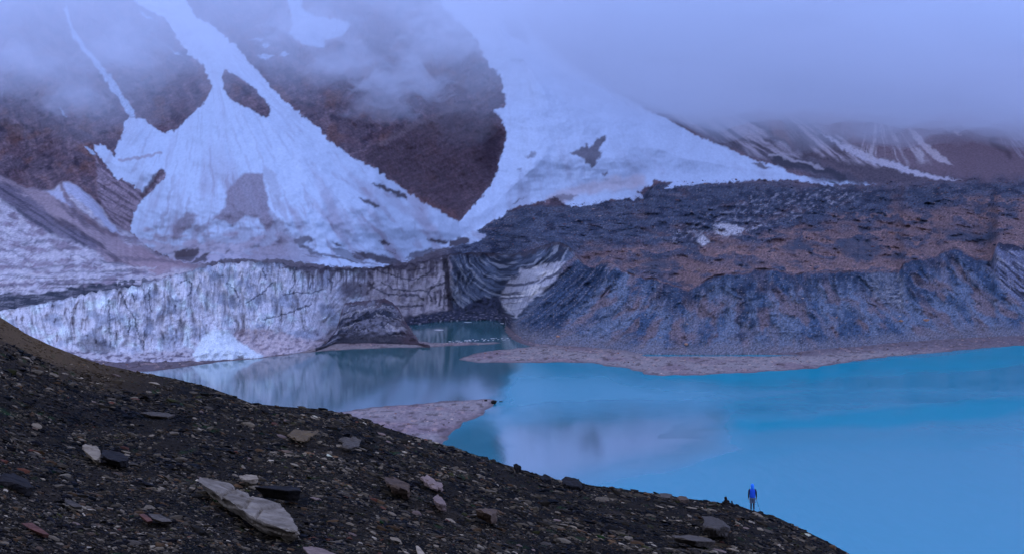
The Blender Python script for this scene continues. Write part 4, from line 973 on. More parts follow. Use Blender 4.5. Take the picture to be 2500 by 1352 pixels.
def put_rock(kind_, x, y, w, label, cat='rock', group=None, name='rock', yaw=None, variant=None, sink=0.15, stretch=(1, 1, 1), mesh=None):
    """Stand a stone on the near slope; x, y, w are the photo pixel of its middle and its width there."""
    p = slope_pt(float(x), float(y)); d = float(p[1]); s_ = w * d / F / 2.6
    me = mesh or ROCKMESH[kind_][random.randrange(4) if variant is None else variant]
    o = bpy.data.objects.new(name, me); COL.objects.link(o)
    o.scale = (s_ * stretch[0], s_ * stretch[1], s_ * stretch[2])
    o.rotation_euler = (-0.12 + random.uniform(-.12, .12), 0.24 + random.uniform(-.1, .1), random.uniform(-.5, .2) if yaw is None else yaw)
    o.location = (p[0], p[1], p[2] + s_ * stretch[2] * (0.3 - sink))
    tag(o, label, cat, group)
    return o


def slab(name, outline, lift, thick, mat, label, cat='rock', rough=0.012, seed=1, cuts=2, taper=0.74, tilt=0.0, cracks=()):
    """A slab with a traced top face: lies on the slope at its own distance, real thickness."""
    if mat is not M_BIG and thick < 0.45:
        lift, thick = lift * 0.6, thick * 0.7
    O = np.array(outline, float); k_ = 1 - lift / EYE
    pts = []
    for (x, y) in O:
        d = float(slope_d(x, y)) * k_
        pts.append(world(np.float64(x), np.float64(y), d))
    pts = np.array(pts); c_ = pts.mean(0)
    bm = bmesh.new()
    top = [bm.verts.new(p - c_) for p in pts]
    f_ = bm.faces.new(top)
    if f_.normal.z < 0: f_.normal_flip()
    f_.normal_update()
    if f_.normal.z < 0:
        bmesh.ops.reverse_faces(bm, faces=[f_])
    nb = [bm.verts.new(((p - c_) * np.array([taper, taper, 1.0])) + np.array([0.10 * thick, 0.62 * thick, -thick])) for p in pts]
    n_ = len(pts)
    for i in range(n_):
        bm.faces.new((top[i], top[(i + 1) % n_], nb[(i + 1) % n_], nb[i]))
    bm.faces.new(nb[::-1])
    bmesh.ops.recalc_face_normals(bm, faces=bm.faces)
    bmesh.ops.bevel(bm, geom=[e for e in bm.edges], offset=thick * 0.12, segments=2, affect='EDGES', profile=0.5)
    bmesh.ops.triangulate(bm, faces=bm.faces, quad_method='BEAUTY', ngon_method='BEAUTY')
    for _ in range(cuts):
        L_ = np.median([e.calc_length() for e in bm.edges]) if False else 0
        es = [e for e in bm.edges if e.calc_length() > thick * (0.12 if cracks else 0.22)]
        bmesh.ops.subdivide_edges(bm, edges=es, cuts=1)
        bmesh.ops.triangulate(bm, faces=bm.faces)
    co = np.array([v_.co[:] for v_ in bm.verts])
    sz = np.abs(co).max()
    a1 = fbm(co[:, 0] / sz * 3 + seed, co[:, 1] / sz * 3, co[:, 2] / sz * 6, 4) * rough * 1.5 * sz
    a2 = (np.floor((co[:, 2] / thick + fbm(co[:, 0] / sz * 2, co[:, 1] / sz * 2, seed, 3) * 0.5) * 3) % 2) * rough * 0.8 * sz
    wpx = (co + c_); pxx = wpx[:, 0] / wpx[:, 1] * F + 1250; pyy = YH - wpx[:, 2] / wpx[:, 1] * F
    dip = np.zeros(len(co))
    for cr_ in cracks:
        dd = lineseg(cr_, pxx, pyy, 40)
        dip = np.maximum(dip, sstep(4.5, 1, dd))
    bm.normal_update()
    for v_, q_, w_, e_ in zip(bm.verts, a1, a2, dip):
        v_.co += v_.normal * float(q_ - w_ * (1 if v_.normal.z < 0.6 else 0)); v_.co.z -= float(e_ * thick * 0.15)
    me = bpy.data.meshes.new(name); bm.to_mesh(me); bm.free(); me.materials.append(mat)
    o = bpy.data.objects.new(name, me); o.location = c_; COL.objects.link(o)
    return tag(o, label, cat)


M_BIG = stone_mat('weathered_gneiss', (0.36, 0.265, 0.17), (0.10, 0.066, 0.038), 3.2, seams=0.6)
slab('rock_slab', [(478, 1168), (486, 1163), (505, 1165), (560, 1180), (605, 1202), (640, 1214), (672, 1224), (690, 1230), (698, 1244), (716, 1262), (730, 1284), (738, 1302), (722, 1298), (690, 1288), (650, 1276), (610, 1256), (570, 1228), (530, 1202), (495, 1182)],
     0.12, 0.26, M_BIG, 'largest pale long pointed slab lying across the dark near slope', seed=11, cuts=4,
     cracks=([(560, 1196), (590, 1210), (612, 1206)], [(600, 1232), (614, 1210)], [(628, 1262), (640, 1240), (672, 1236), (700, 1232)], [(545, 1210), (575, 1190)]))
slab('rock_slab', [(698, 1062), (722, 1044), (742, 1035), (768, 1040), (781, 1048), (776, 1056), (760, 1064), (745, 1078), (722, 1074)], 0.30, 0.34, M_OLIVE, 'ochre brown smooth tilted slab with a black shadowed end', seed=12, rough=0.01)
slab('rock_slab', [(826, 1068), (842, 1065), (868, 1068), (884, 1078), (876, 1088), (850, 1094), (832, 1090), (840, 1080)], 0.34, 0.40, M_GREY, 'grey layered boulder overhanging a dark hollow below the spit', seed=13, rough=0.03)
slab('rock_slab', [(198, 1092), (206, 1084), (222, 1084), (242, 1092), (246, 1100), (242, 1120), (232, 1122), (216, 1108)], 0.09, 0.16, M_PALE, 'chalky white stone butting against a dark block on the left', seed=14, rough=0.02)
slab('rock_slab', [(248, 1096), (270, 1098), (300, 1106), (316, 1116), (310, 1122), (290, 1126), (262, 1118), (248, 1112)], 0.12, 0.20, M_DARK, 'dark slate block butting against a chalky white stone', seed=15, rough=0.02)
slab('rock_slab', [(618, 1186), (650, 1184), (700, 1186), (734, 1188), (736, 1196), (700, 1196), (660, 1192)], 0.22, 0.26, M_DARK, 'long black slab just above the big pale slab', seed=16, rough=0.02)
slab('rock_slab', [(736, 1332), (760, 1331), (790, 1338), (824, 1352), (836, 1362), (790, 1366), (752, 1350)], 0.08, 0.14, M_PINK, 'pinkish grey slab cut off by the bottom edge of the picture', seed=17)
slab('rock_slab', [(938, 1162), (960, 1160), (984, 1170), (1004, 1190), (996, 1198), (966, 1190), (944, 1182)], 0.26, 0.30, M_BROWN, 'rusty brown layered boulder in the middle of the near slope', seed=18, rough=0.035)
slab('rock_slab', [(1030, 1166), (1042, 1158), (1062, 1170), (1084, 1186), (1078, 1194), (1060, 1192), (1044, 1180)], 0.22, 0.24, M_PINK, 'pinkish wedge shaped stone with ribbed face', seed=19, rough=0.03)
slab('rock_slab', [(1056, 1212), (1068, 1206), (1088, 1222), (1090, 1232), (1074, 1230), (1060, 1222)], 0.24, 0.26, M_PINK, 'pink block with white end below the ribbed wedge stone', seed=20, rough=0.02)
slab('rock_slab', [(1156, 1240), (1176, 1238), (1204, 1240), (1216, 1248), (1200, 1256), (1180, 1250)], 0.30, 0.36, M_BROWN, 'brown topped dark boulder with an undercut black side', seed=21, rough=0.02)
slab('rock_slab', [(1712, 1256), (1730, 1256), (1762, 1266), (1788, 1282), (1778, 1288), (1748, 1290), (1722, 1286)], 0.35, 0.55, M_GREY, 'big grey angular slab on the slope below the cairn', seed=22, rough=0.02)
slab('rock_slab', [(1636, 1306), (1680, 1304), (1730, 1312), (1748, 1320), (1700, 1320), (1650, 1312)], 0.25, 0.32, M_GREY, 'long thin grey ledge of slate low on the right slope', seed=23, rough=0.02)
slab('rock_slab', [(340, 1006), (372, 1003), (410, 1008), (428, 1012), (410, 1018), (372, 1014)], 0.16, 0.18, M_GREY, 'long flat grey stone under the crest on the left', seed=24, rough=0.02)
slab('rock_slab', [(156, 1218), (172, 1218), (196, 1230), (202, 1236), (180, 1236), (164, 1228)], 0.05, 0.06, M_GREY, 'thin grey slate flake in the lower left scree', seed=25)
slab('rock_slab', [(360, 1252), (390, 1254), (414, 1266), (422, 1272), (396, 1272), (372, 1264)], 0.06, 0.07, M_GREY, 'grey slate flake beside a rusty red chip', seed=26)
slab('rock_slab', [(338, 1254), (352, 1252), (366, 1262), (374, 1270), (360, 1272), (348, 1262)], 0.05, 0.06, M_RED, 'rusty red chip beside a grey slate flake', seed=27)
slab('rock_slab', [(50, 1275), (78, 1274), (100, 1288), (122, 1304), (104, 1302), (70, 1288)], 0.05, 0.06, M_RED, 'long rusty red flake in the lower left corner', seed=28)
slab('rock_slab', [(0, 1158), (30, 1152), (60, 1166), (86, 1186), (64, 1190), (20, 1176), (-20, 1172)], 0.07, 0.14, M_DARK, 'dark broad boulder at the left edge of the slope', seed=29, rough=0.02)
slab('rock_slab', [(582, 1160), (600, 1156), (628, 1160), (632, 1168), (608, 1170), (586, 1168)], 0.10, 0.12, M_PALE, 'pale rounded stone just above the big pointed slab', seed=30, rough=0.02)
slab('rock_slab', [(1014, 1330), (1022, 1330), (1040, 1352), (1030, 1360), (1018, 1350)], 0.1, 0.14, M_PALE, 'pale upright shard at the bottom middle of the slope', seed=31)
slab('rock_slab', [(1252, 1132), (1262, 1129), (1274, 1136), (1270, 1142), (1256, 1140)], 0.14, 0.50, M_DARK, 'small black boulder on the crest against the pale water', seed=32, rough=0.03)
slab('rock_slab', [(1314, 1160), (1328, 1157), (1344, 1162), (1346, 1170), (1324, 1170)], 0.14, 0.50, M_DARK, 'low black boulder on the crest left of a wider pair', seed=33, rough=0.03)
slab('rock_slab', [(1368, 1170), (1380, 1164), (1402, 1165), (1414, 1174), (1424, 1180), (1420, 1188), (1384, 1184)], 0.17, 0.50, M_DARK, 'widest black boulder on the crest against the lake', seed=34, rough=0.03)
slab('rock_slab', [(1610, 1204), (1630, 1201), (1642, 1206), (1636, 1214), (1612, 1212)], 0.14, 0.50, M_GREY, 'flat grey boulder on the crest left of a round brown one', seed=35, rough=0.03)
slab('rock_slab', [(1650, 1212), (1662, 1208), (1676, 1210), (1682, 1218), (1660, 1220)], 0.14, 0.50, M_BROWN, 'round brown boulder on the crest towards the cairn', seed=36, rough=0.03)

single = [('pale', 88, 1024, 42, 'pale flat stone high on the left slope'), ('pale', 378, 934, 36, 'grey white stone on the crest above the pool of calm water'), ('pale', 64, 880, 28, 'small white stone far up the left slope'),
          ('pink', 283, 917, 36, 'pinkish stone pair on the crest at the left shore'), ('red', 332, 978, 30, 'rusty red stone under the crest'), ('pale', 124, 1086, 18, 'single white cobble left of the chalky stone'),
          ('brown', 288, 1150, 34, 'brown stone under the dark slate block'), ('pale', 720, 1133, 30, 'rounded pale stone below the ochre slab'), ('brown', 704, 1106, 46, 'brown knobbly stone below the ochre slab'),
          ('pale', 668, 1104, 26, 'small pale stone left of the brown knobbly stone'), ('pale', 830, 1102, 28, 'pale stone left of the dark hollow'), ('pale', 872, 1112, 22, 'round white cobble in front of the dark hollow'),
          ('pale', 792, 1126, 18, 'small upright white stone under the crest'), ('pink', 700, 1046, 24, 'small pink stone left of the ochre slab'), ('pale', 958, 1248, 32, 'pale oval stone right of the slab tip'),
          ('pink', 1018, 1250, 36, 'pink flat stone beside the pale oval one'), ('brown', 1050, 1240, 36, 'tan twin stones above the pink flat one'), ('grey', 842, 1204, 44, 'grey slanting stone above the middle scree'),
          ('pink', 770, 1210, 40, 'pink grey stone right of the black slab'), ('pink', 930, 1072, 40, 'pinkish flat stone near the spit'), ('brown', 852, 1012, 20, 'brown boulder on the crest by the near spit'),
          ('pale', 1612, 1240, 20, 'round white stone under the crest left of the cairn'), ('pink', 1440, 1250, 34, 'pink stone in the middle right scree'), ('grey', 1334, 1310, 46, 'grey block pair low on the right scree'),
          ('pale', 1856, 1290, 22, 'tan stone below the walker'), ('grey', 1580, 1290, 22, 'grey upright stone above the thin ledge'), ('pale', 1752, 1302, 24, 'white stone under the big grey slab'),
          ('pink', 1755, 1338, 46, 'pink tan flat stone in the lower right scree'), ('grey', 1430, 1342, 28, 'grey cobble at the bottom edge'), ('pale', 1236, 1344, 34, 'pale cobble at the bottom edge'),
          ('pale', 1362, 1256, 20, 'pale wedge in the right scree'), ('brown', 238, 1272, 40, 'brown flat stone in the lower left scree'), ('pale', 246, 1306, 26, 'pale chip in the lower left scree')]
for kd, x, y, w, lb in single:
    put_rock(kd, x, y, w, lb)
groups = [('pale', 64, 'pale flat stone among the dark scree of the near slope', 'pale stones in the near scree'), ('grey', 56, 'grey slate piece among the dark scree of the near slope', 'grey slate pieces in the near scree'),
          ('dark', 40, 'dark stone among the near scree', 'dark stones in the near scree'), ('brown', 26, 'brown stone among the dark scree of the near slope', 'brown stones in the near scree'),
          ('pink', 38, 'pinkish stone among the dark scree of the near slope', 'pinkish stones in the near scree'), ('red', 7, 'rusty red chip among the dark scree', 'rusty red chips in the near scree')]
for kd, n_, lb, gp in groups:
    k_ = 0
    while k_ < n_:
        x = random.uniform(0, 2020); y = random.uniform(800, 1350)
        if y < ridge_y(x) + 12 or (450 < x < 760 and 1150 < y < 1330) or (1790 < x < 1870 and y < 1262): continue
        if x < 320 and y < 880: continue
        put_rock(kd, x, y, min(46, random.lognormvariate(math.log(16), 0.42)), lb, 'stone', gp, 'stone')
        k_ += 1

# dark stones at the tip of the near spit, boulders at the moraine foot
def far_rock(x, y, w, mat, label, name='boulder', group=None, hgt=0.6, depth=None, up=0.0):
    d = depth or LAKE_Z * F / (YH - y); p = world(np.float64(x), np.float64(y), d); s_ = w * d / F / 2.3
    me = rock_mesh(name, int(x * 7 + y) % 9999, hgt, 16, 1.15, mat)
    o = bpy.data.objects.new(name, me); COL.objects.link(o); o.scale = (s_, s_, s_); o.location = (p[0], p[1], p[2] + s_ * hgt * 0.4 + up)
    o.rotation_euler = (0, 0, random.uniform(0, 6))
    return tag(o, label, 'boulder', group)
far_rock(1187, 979, 14, M_DARK, 'leftmost small black boulder at the tip of the near spit')
far_rock(1205, 984, 26, M_DARK, 'largest black boulder at the tip of the near spit', hgt=0.5)
far_rock(1223, 980, 11, M_DARK, 'tiny black boulder out in the water off the near spit', hgt=0.4)
MF_TAN = stone_mat('tan_boulder', tuple(alb(158, 132, 140)), tuple(alb(112, 92, 106)), 0.8)
MF_PALE = stone_mat('pale_boulder', tuple(alb(150, 144, 172)), tuple(alb(104, 100, 130)), 0.8)


def bluff_d(x, y):
    i = int(np.argmin(np.abs(gx - x))); t_ = (y - yF[i]) / (yT[i] - yF[i])
    return float(depth_on_line(dF[i], zF[i], dT[i], zT[i], np.float64(y))) if t_ > 0 else float(dF[i])
for x, y, w, mt, lb in ((1362, 822, 13, MF_TAN, 'tan boulder at the foot of the dark scree slope by the inner pond'), (1675, 841, 14, MF_TAN, 'tan boulder at the foot of the moraine in line with the narrow pool'), (1678, 791, 9, MF_PALE, 'pale boulder halfway down the bluff above the tan one'),
                        (2200, 784, 14, MF_TAN, 'tan flat boulder under the ice window in the bluff'), (2196, 772, 8, MF_PALE, 'pale boulder just above a tan flat one'), (2261, 782, 18, MF_TAN, 'widest tan boulder low on the right of the bluff'),
                        (1612, 824, 9, MF_PALE, 'pale boulder left of the tan boulder by the narrow pool'), (2043, 775, 8, MF_TAN, 'small orange tan boulder on the bluff between pale ones'), (1610, 688, 9, MF_PALE, 'left one of two pale boulders at the bluff rim'), (1634, 687, 8, MF_PALE, 'right one of two pale boulders at the bluff rim'),
                        (1706, 659, 15, MF_PALE, 'grey boulder on the brown plateau above the bluff notch'), (1960, 728, 9, MF_PALE, 'pale boulder on the left side of the bluff ice window'), (2262, 851, 10, MF_TAN, 'tan boulder on the shore by the blue water')):
    if lb.startswith('tan boulder on the shore'):
        far_rock(x, y, w, mt, lb); continue
    dd = bluff_d(x, y) - 4
    if y < np.interp(x, gx, yT): dd = float(np.interp(x, gx, dT)) + 25
    far_rock(x, y, w, mt, lb, depth=dd)

# brash ice on the inner pond
M_ICE = plain_mat('floating_ice', tuple(alb(172, 182, 236)), 0.5, 0.4, 2)
fi = [(random.uniform(1095, 1245), 0) for _ in range(46)]
for (x, _) in fi:
    y = np.interp(x, [1095, 1180, 1245], [835, 829, 826]) + random.uniform(-3, 3)
    o = far_rock(x, y, random.uniform(2.5, 9), M_ICE, 'small white piece of brash ice on the inner pond', 'ice_floe', 'pieces of brash ice on the inner pond', hgt=0.22)
    o['category'] = 'ice floe'
for x, y, w, lb in ((1072, 805, 34, 'long thin ice floe in the middle of the inner pond'), (1142, 786, 22, 'flat ice floe below the folded ice wall'), (1228, 789, 20, 'flat ice floe at the right end of the inner pond')):
    o = far_rock(x, y, w, M_ICE, lb, 'ice_floe', hgt=0.05); o['category'] = 'ice floe'

# ================================================================== CAIRNS AND WALKER
def cairn(x, y, label, seed, layers):
    p = slope_pt(float(x), float(y))
    e = bpy.data.objects.new('cairn', None); e.location = p; COL.objects.link(e); tag(e, label, 'cairn')
    z = -0.06
    for i, (w, hgt, n_) in enumerate(layers):                     # w: width of the course, hgt: its height
        for j in range(n_):
            me = ROCKMESH['dark'][(seed + i + j) % 4]
            o = bpy.data.objects.new('stone', me); COL.objects.link(o); o.parent = e
            ang = 2 * math.pi * j / n_ + i * 0.7
            r_ = w * 0.26 if n_ > 1 else 0
            sz = w * (0.30 if n_ > 1 else 0.40)
            o.location = (r_ * math.cos(ang), r_ * math.sin(ang), z + hgt * 0.5)
            o.scale = (sz, sz, hgt * 2.0); o.rotation_euler = (0.12 * math.sin(seed + i), 0.12 * math.cos(j + i), ang + seed)
        z += hgt * 0.74
    return e
cairn(1772, 1233, 'larger cairn of dark stones on the crest left of the walker', 1, [(0.62, 0.20, 5), (0.50, 0.17, 4), (0.36, 0.15, 3), (0.30, 0.15, 1), (0.20, 0.13, 1)])
cairn(1787, 1235, 'smaller cairn of dark stones between the larger cairn and the walker', 2, [(0.40, 0.17, 4), (0.28, 0.14, 3), (0.20, 0.13, 1), (0.13, 0.10, 1)])


def skin_mesh(name, pts, edges, radii, mat, sub=2):
    me = bpy.data.meshes.new(name + '_cage'); me.from_pydata(pts, edges, [])
    o = bpy.data.objects.new(name + '_cage', me); COL.objects.link(o)
    o.modifiers.new('skin', 'SKIN')
    for i, r_ in enumerate(radii):
        d_ = me.skin_vertices[0].data[i]; d_.radius = r_ if isinstance(r_, tuple) else (r_, r_); d_.use_root = (i == 0)
    ss = o.modifiers.new('sub', 'SUBSURF'); ss.levels = sub; ss.render_levels = sub
    bpy.context.view_layer.update()
    ev = o.evaluated_get(bpy.context.evaluated_depsgraph_get())
    m2 = bpy.data.meshes.new_from_object(ev); m2.name = name
    bpy.data.objects.remove(o); bpy.data.meshes.remove(me)
    m2.materials.clear(); m2.materials.append(mat)
    m2.polygons.foreach_set('use_smooth', np.ones(len(m2.polygons), bool))
    return m2


def loft(name, rings, mat, parent, cap=True, seg=18):
    """rings: (x, y, z, rx, ry) -> a closed tube."""
    vs, fs = [], []
    for (x, y, z, rx, ry) in rings:
        for k in range(seg):
            t_ = 2 * math.pi * k / seg; vs.append((x + rx * math.cos(t_), y + ry * math.sin(t_), z))
    for i in range(len(rings) - 1):
        for k in range(seg):
            fs.append((i * seg + k, i * seg + (k + 1) % seg, (i + 1) * seg + (k + 1) % seg, (i + 1) * seg + k))
    if cap:
        fs.append(tuple(range(seg))[::-1]); fs.append(tuple(range((len(rings) - 1) * seg, len(rings) * seg)))
    me = bpy.data.meshes.new(name); me.from_pydata(vs, [], fs); me.materials.append(mat)
    me.polygons.foreach_set('use_smooth', np.ones(len(me.polygons), bool))
    o = bpy.data.objects.new(name, me); COL.objects.link(o); o.parent = parent
    return o


def walker():
    p = slope_pt(1837.0, 1246.0)
    skin_m = plain_mat('skin', (0.30, 0.17, 0.11), 0.6)
    blue = plain_mat('blue_quilted_fabric', (0.010, 0.085, 0.50), 0.7)
    hoodc = plain_mat('light_blue_fabric', (0.016, 0.22, 0.80), 0.7)
    navy = plain_mat('navy_fabric', (0.012, 0.010, 0.016), 0.8)
    short_m = plain_mat('grey_blue_fabric', (0.10, 0.12, 0.14), 0.85)
    black = plain_mat('black_leather', (0.014, 0.012, 0.012), 0.6)
    # body: back to the camera (faces +y), weight on both legs, arms hanging, right hand on a pole
    P_, E_, R_ = [], [], []
    def add(pt, r_, par=None):
        P_.append(pt); R_.append(r_)
        if par is not None: E_.append((par, len(P_) - 1))
        return len(P_) - 1
    pel = add((0, 0, 0.93), (0.15, 0.105))
    wst = add((0, 0.0, 1.08), (0.135, 0.095), pel); ch = add((0, 0.005, 1.27), (0.155, 0.11), wst); nk0 = add((0, 0.0, 1.43), (0.075, 0.07), ch)
    nk = add((0, 0.01, 1.50), 0.055, nk0); hd = add((0, 0.025, 1.60), (0.072, 0.088), nk); hd2 = add((0, 0.025, 1.70), (0.068, 0.082), hd)
    nose = add((0, 0.12, 1.605), 0.014, hd)
    hands = {}
    for s_ in (-1, 1):
        hp = add((0.085 * s_, 0, 0.86), 0.088, pel); kn = add((0.085 * s_, 0.015, 0.49), 0.054, hp); cf = add((0.088 * s_, -0.015, 0.33), 0.054, kn)
        an = add((0.09 * s_, -0.01, 0.09), 0.037, cf); toe = add((0.10 * s_, 0.13, 0.04), (0.042, 0.03), an)
        sh = add((0.185 * s_, 0, 1.395), 0.062, ch)
        if s_ > 0:
            el = add((0.245, -0.03, 1.13), 0.045, sh); wr = add((0.262, 0.06, 0.90), 0.029, el); pm = add((0.268, 0.085, 0.83), (0.022, 0.04), wr)
        else:
            el = add((-0.235, -0.03, 1.12), 0.045, sh); wr = add((-0.245, 0.02, 0.88), 0.029, el); pm = add((-0.245, 0.035, 0.80), (0.020, 0.04), wr)
        base_ = P_[pm]
        for k in range(4):
            a_ = (k - 1.5) * 0.018; ln = [0.030, 0.034, 0.032, 0.026][k]
            f1 = add((base_[0] - 0.004 * s_, base_[1] + a_, base_[2] - 0.04), 0.0095, pm)
            f2 = add((base_[0] - 0.018 * s_, base_[1] + a_ * 1.1, base_[2] - 0.045 - ln), 0.0085, f1)
            f3 = add((base_[0] - 0.040 * s_, base_[1] + a_, base_[2] - 0.040 - ln * 1.3), 0.0078, f2)
        t1 = add((base_[0] - 0.02 * s_, base_[1] + 0.042, base_[2] + 0.005), 0.011, pm)
        add((base_[0] - 0.036 * s_, base_[1] + 0.050, base_[2] - 0.035), 0.009, t1)
        hands[s_] = base_
    me = skin_mesh('person', P_, E_, R_, skin_m, 2)
    o = bpy.data.objects.new('person', me); COL.objects.link(o); o.location = p; o.rotation_euler = (0, 0, math.radians(-6))
    tag(o, 'person seen from behind in a blue hooded vest and grey shorts, standing on the crest', 'person')
    # clothes
    loft('vest', [(0, 0, 0.90, 0.175, 0.128), (0, 0, 0.93, 0.19, 0.14), (0, 0, 1.08, 0.178, 0.132), (0, 0.004, 1.24, 0.197, 0.14), (0, 0.004, 1.36, 0.205, 0.132), (0, 0, 1.43, 0.16, 0.105), (0, 0, 1.475, 0.09, 0.085)], blue, o)
    loft('hood', [(0, 0.0, 1.455, 0.115, 0.10), (0, -0.005, 1.50, 0.098, 0.098), (0, 0.005, 1.56, 0.105, 0.118), (0, 0.008, 1.64, 0.112, 0.125), (0, 0.010, 1.72, 0.100, 0.115), (0, 0.012, 1.775, 0.066, 0.08), (0, 0.012, 1.80, 0.02, 0.025)], hoodc, o)
    for s_ in (-1, 1):
        sl = [((0.125 * s_, 0, 1.43), 0.060), ((0.185 * s_, -0.002, 1.40), 0.074), ((0.208 * s_, -0.008, 1.32), 0.074), ((0.238 * s_, -0.03, 1.13), 0.058)]
        sl += [((0.258, 0.045, 0.945), 0.043), ((0.262, 0.06, 0.895), 0.040)] if s_ > 0 else [((-0.243, 0.012, 0.935), 0.043), ((-0.245, 0.02, 0.875), 0.040)]
        m2 = skin_mesh('sleeve', [a for a, _ in sl], [(i, i + 1) for i in range(len(sl) - 1)], [r_ for _, r_ in sl], navy, 2)
        so = bpy.data.objects.new('sleeve', m2); COL.objects.link(so); so.parent = o
    sh_o = loft('shorts', [(0, 0, 0.95, 0.168, 0.122), (0, 0, 0.84, 0.186, 0.132), (0, 0, 0.775, 0.19, 0.13)], short_m, o)
    bm = bmesh.new(); bm.from_mesh(sh_o.data)
    for s_ in (-1, 1):
        rings = [(0.088 * s_, 0, 0.80, 0.098, 0.125), (0.090 * s_, 0.005, 0.68, 0.099, 0.112), (0.093 * s_, 0.008, 0.55, 0.098, 0.104)]
        prev = None
        for (x, y, z, rx, ry) in rings:
            ring = [bm.verts.new((x + rx * math.cos(2 * math.pi * k / 16), y + ry * math.sin(2 * math.pi * k / 16), z)) for k in range(16)]
            if prev:
                for k in range(16): bm.faces.new((prev[k], prev[(k + 1) % 16], ring[(k + 1) % 16], ring[k]))
            prev = ring
    bm.to_mesh(sh_o.data); bm.free()
    sh_o.data.polygons.foreach_set('use_smooth', np.ones(len(sh_o.data.polygons), bool))
    for s_ in (-1, 1):
        m2 = skin_mesh('legging', [(0.086 * s_, 0.01, 0.56), (0.086 * s_, 0.012, 0.48), (0.088 * s_, -0.015, 0.33), (0.09 * s_, -0.01, 0.12)], [(0, 1), (1, 2), (2, 3)], [0.066, 0.060, 0.060, 0.045], navy, 2)
        so = bpy.data.objects.new('legging', m2); COL.objects.link(so); so.parent = o
        m2 = skin_mesh('boot', [(0.09 * s_, -0.015, 0.13), (0.09 * s_, -0.02, 0.055), (0.095 * s_, 0.05, 0.042), (0.10 * s_, 0.15, 0.035)], [(0, 1), (1, 2), (2, 3)], [(0.05, 0.05), (0.052, 0.052), (0.050, 0.045), (0.042, 0.032)], black, 2)
        so = bpy.data.objects.new('boot', m2); COL.objects.link(so); so.parent = o
    # pole: held in the right hand, its tip on the ground farther down the crest
    hw = Matrix.Translation(Vector(p)) @ Matrix.Rotation(math.radians(-6), 4, 'Z') @ Vector((hands[1][0] - 0.02, hands[1][1] + 0.02, hands[1][2] - 0.03))
    tipx, tipy = 1858.5, 1252.0
    tp = slope_pt(tipx, tipy); tip = Vector((tp[0], tp[1], tp[2] - 0.02))
    ax = (tip - hw); grip_top = hw - ax.normalized() * 0.07
    e = bpy.data.objects.new('trekking_pole', None); e.location = grip_top; COL.objects.link(e); tag(e, 'thin dark trekking pole held in the right hand of the walker', 'trekking pole')
    L_ = (tip - grip_top).length; e.rotation_euler = Vector((0, 0, -1)).rotation_difference(ax).to_euler()
    loft('grip', [(0, 0, 0.0, 0.012, 0.012), (0, 0, -0.01, 0.018, 0.018), (0, 0, -0.06, 0.015, 0.015), (0, 0, -0.13, 0.016, 0.016), (0, 0, -0.14, 0.01, 0.01)], black, e, seg=10)
    loft('shaft', [(0, 0, -0.12, 0.012, 0.012), (0, 0, -L_ * 0.55, 0.011, 0.011), (0, 0, -L_ * 0.56, 0.009, 0.009), (0, 0, -L_ + 0.05, 0.008, 0.008)], plain_mat('dark_metal', (0.05, 0.05, 0.06), 0.4, 0.5), e, seg=10)
    loft('tip', [(0, 0, -L_ + 0.06, 0.009, 0.009), (0, 0, -L_ + 0.04, 0.008, 0.008), (0, 0, -L_, 0.002, 0.002)], black, e, seg=10)
    loft('basket', [(0, 0, -L_ + 0.085, 0.012, 0.012), (0, 0, -L_ + 0.075, 0.035, 0.035), (0, 0, -L_ + 0.07, 0.012, 0.012)], black, e, seg=12)
walker()

# ================================================================== CLOUDS
def cloud(name, label, xr, yr, base, thick, dens, nx=90, ny=60, edge=(0.25, 0.2, 0.15, 0.2), rgb=(0.985, 0.985, 1.0)):
    u_, w_ = np.meshgrid(np.linspace(0, 1, nx), np.linspace(0, 1, ny))
    px_ = xr[0] + (xr[1] - xr[0]) * u_; d_ = yr[0] + (yr[1] - yr[0]) * w_
    X = (px_ - 1250) / F * d_
    taper = sstep(0, edge[0], u_) * sstep(1, 1 - edge[1], u_) * sstep(0, edge[2], w_) * sstep(1, 1 - edge[3], w_)
    b_ = base(px_, d_, X); th = thick(px_, d_, X) * taper
    th = np.maximum(th, 0)
    zb = b_ + (1 - taper) * 8; zt = zb + th + 0.02
    zt[0] = zb[0]; zt[-1] = zb[-1]; zt[:, 0] = zb[:, 0]; zt[:, -1] = zb[:, -1]
    bot = np.stack([X, d_, zb], -1); top = np.stack([X, d_, zt], -1)
    idx = np.arange(nx * ny).reshape(ny, nx); tidx = idx + nx * ny
    tidx[0] = idx[0]; tidx[-1] = idx[-1]; tidx[:, 0] = idx[:, 0]; tidx[:, -1] = idx[:, -1]
    fb_ = np.stack([idx[:-1, :-1], idx[1:, :-1], idx[1:, 1:], idx[:-1, 1:]], -1).reshape(-1, 4)
    ft_ = np.stack([tidx[:-1, :-1], tidx[:-1, 1:], tidx[1:, 1:], tidx[1:, :-1]], -1).reshape(-1, 4)
    m, n, l, b = new_mat(name + '_vapour'); n.remove(b)
    pv = n.new('ShaderNodeVolumePrincipled'); pv.inputs['Color'].default_value = (*rgb, 1); pv.inputs['Density'].default_value = dens; pv.inputs['Anisotropy'].default_value = 0.15
    l.new(pv.outputs[0], n['Material Output'].inputs['Volume'])
    o = mesh_obj(name, np.concatenate([bot.reshape(-1, 3), top.reshape(-1, 3)]), np.concatenate([fb_, ft_]), m)
    return tag(o, label, 'cloud', kind='stuff')


def deck(p, d, X):
    return curve([(900, 235), (1250, 205), (1400, 152), (1560, 124), (1700, 120), (1850, 126), (2100, 130), (2500, 128), (3100, 126)], p.ravel()).reshape(p.shape) + np.maximum(0, (1250 - d)) * 0.02


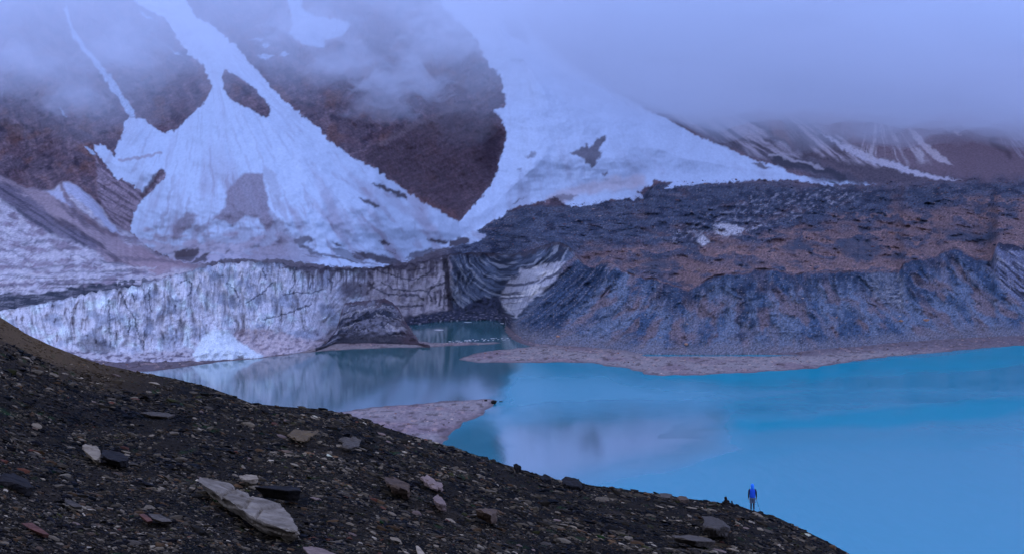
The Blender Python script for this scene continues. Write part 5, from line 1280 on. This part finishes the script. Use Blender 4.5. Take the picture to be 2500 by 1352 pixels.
cloud('cloud', 'thin lower fringe of the cloud bank on the right', (1050, 3100), (560, 2700),
      lambda p, d, X: deck(p, d, X) - 14 + fbm(X / 120, d / 220, 401, 5) * 30, lambda p, d, X: 60 + 30 * fbm(X / 200, d / 300, 402, 3), 0.0022, edge=(0.16, 0.1, 0.12, 0.1))
cloud('cloud', 'dense low cloud hiding the mountain on the right', (1050, 3100), (560, 2700),
      lambda p, d, X: deck(p, d, X) + 10 + fbm(X / 150, d / 260, 404, 5) * 30, lambda p, d, X: 115 + 40 * fbm(X / 200, d / 300, 403, 3), 0.0065, edge=(0.16, 0.1, 0.12, 0.1))
cloud('cloud', 'thin cloud veil over the upper left slopes', (-900, 1500), (560, 1900),
      lambda p, d, X: 84 + fbm(X / 90, d / 160, 411, 5) * 44 + 18 * sstep(300, 700, p), lambda p, d, X: 190 + 60 * fbm(X / 120, d / 200, 413, 4), 0.0007, edge=(0.08, 0.2, 0.12, 0.1))
cloud('cloud', 'upper thicker cloud veil hanging over the top left slopes', (-900, 1500), (560, 1900),
      lambda p, d, X: 128 + fbm(X / 70, d / 140, 415, 5) * 44 + 14 * sstep(300, 700, p), lambda p, d, X: 150 + 60 * fbm(X / 120, d / 200, 417, 4), 0.0012, edge=(0.08, 0.2, 0.12, 0.1))
wisps = [(980, 195, 1190, 0.007), (850, 150, 1200, 0.006), (760, 60, 1150, 0.0045), (1080, 110, 1260, 0.006), (930, 260, 1180, 0.0035), (290, 120, 1120, 0.003), (180, 240, 1130, 0.003), (60, 140, 1100, 0.003), (1120, 30, 1240, 0.006)]
for i, (x, y, d, ro) in enumerate(wisps):
    z_ = (YH - y) / F * d; hw_ = [150, 130, 160, 150, 120, 140, 110, 130, 160][i]
    cloud('cloud', 'wisp of drifting cloud in front of the dark rock face', (x - hw_, x + hw_), (d - 90, d + 110),
          lambda p, dd, X, z_=z_, i=i: z_ - 14 + fbm(X / 30, dd / 45, 420 + i, 4) * 14, lambda p, dd, X, i=i: 34 + 22 * fbm(X / 26, dd / 40, 440 + i, 4), ro, 48, 40, edge=(0.5, 0.5, 0.5, 0.5))['group'] = 'wisps of cloud before the rock faces'
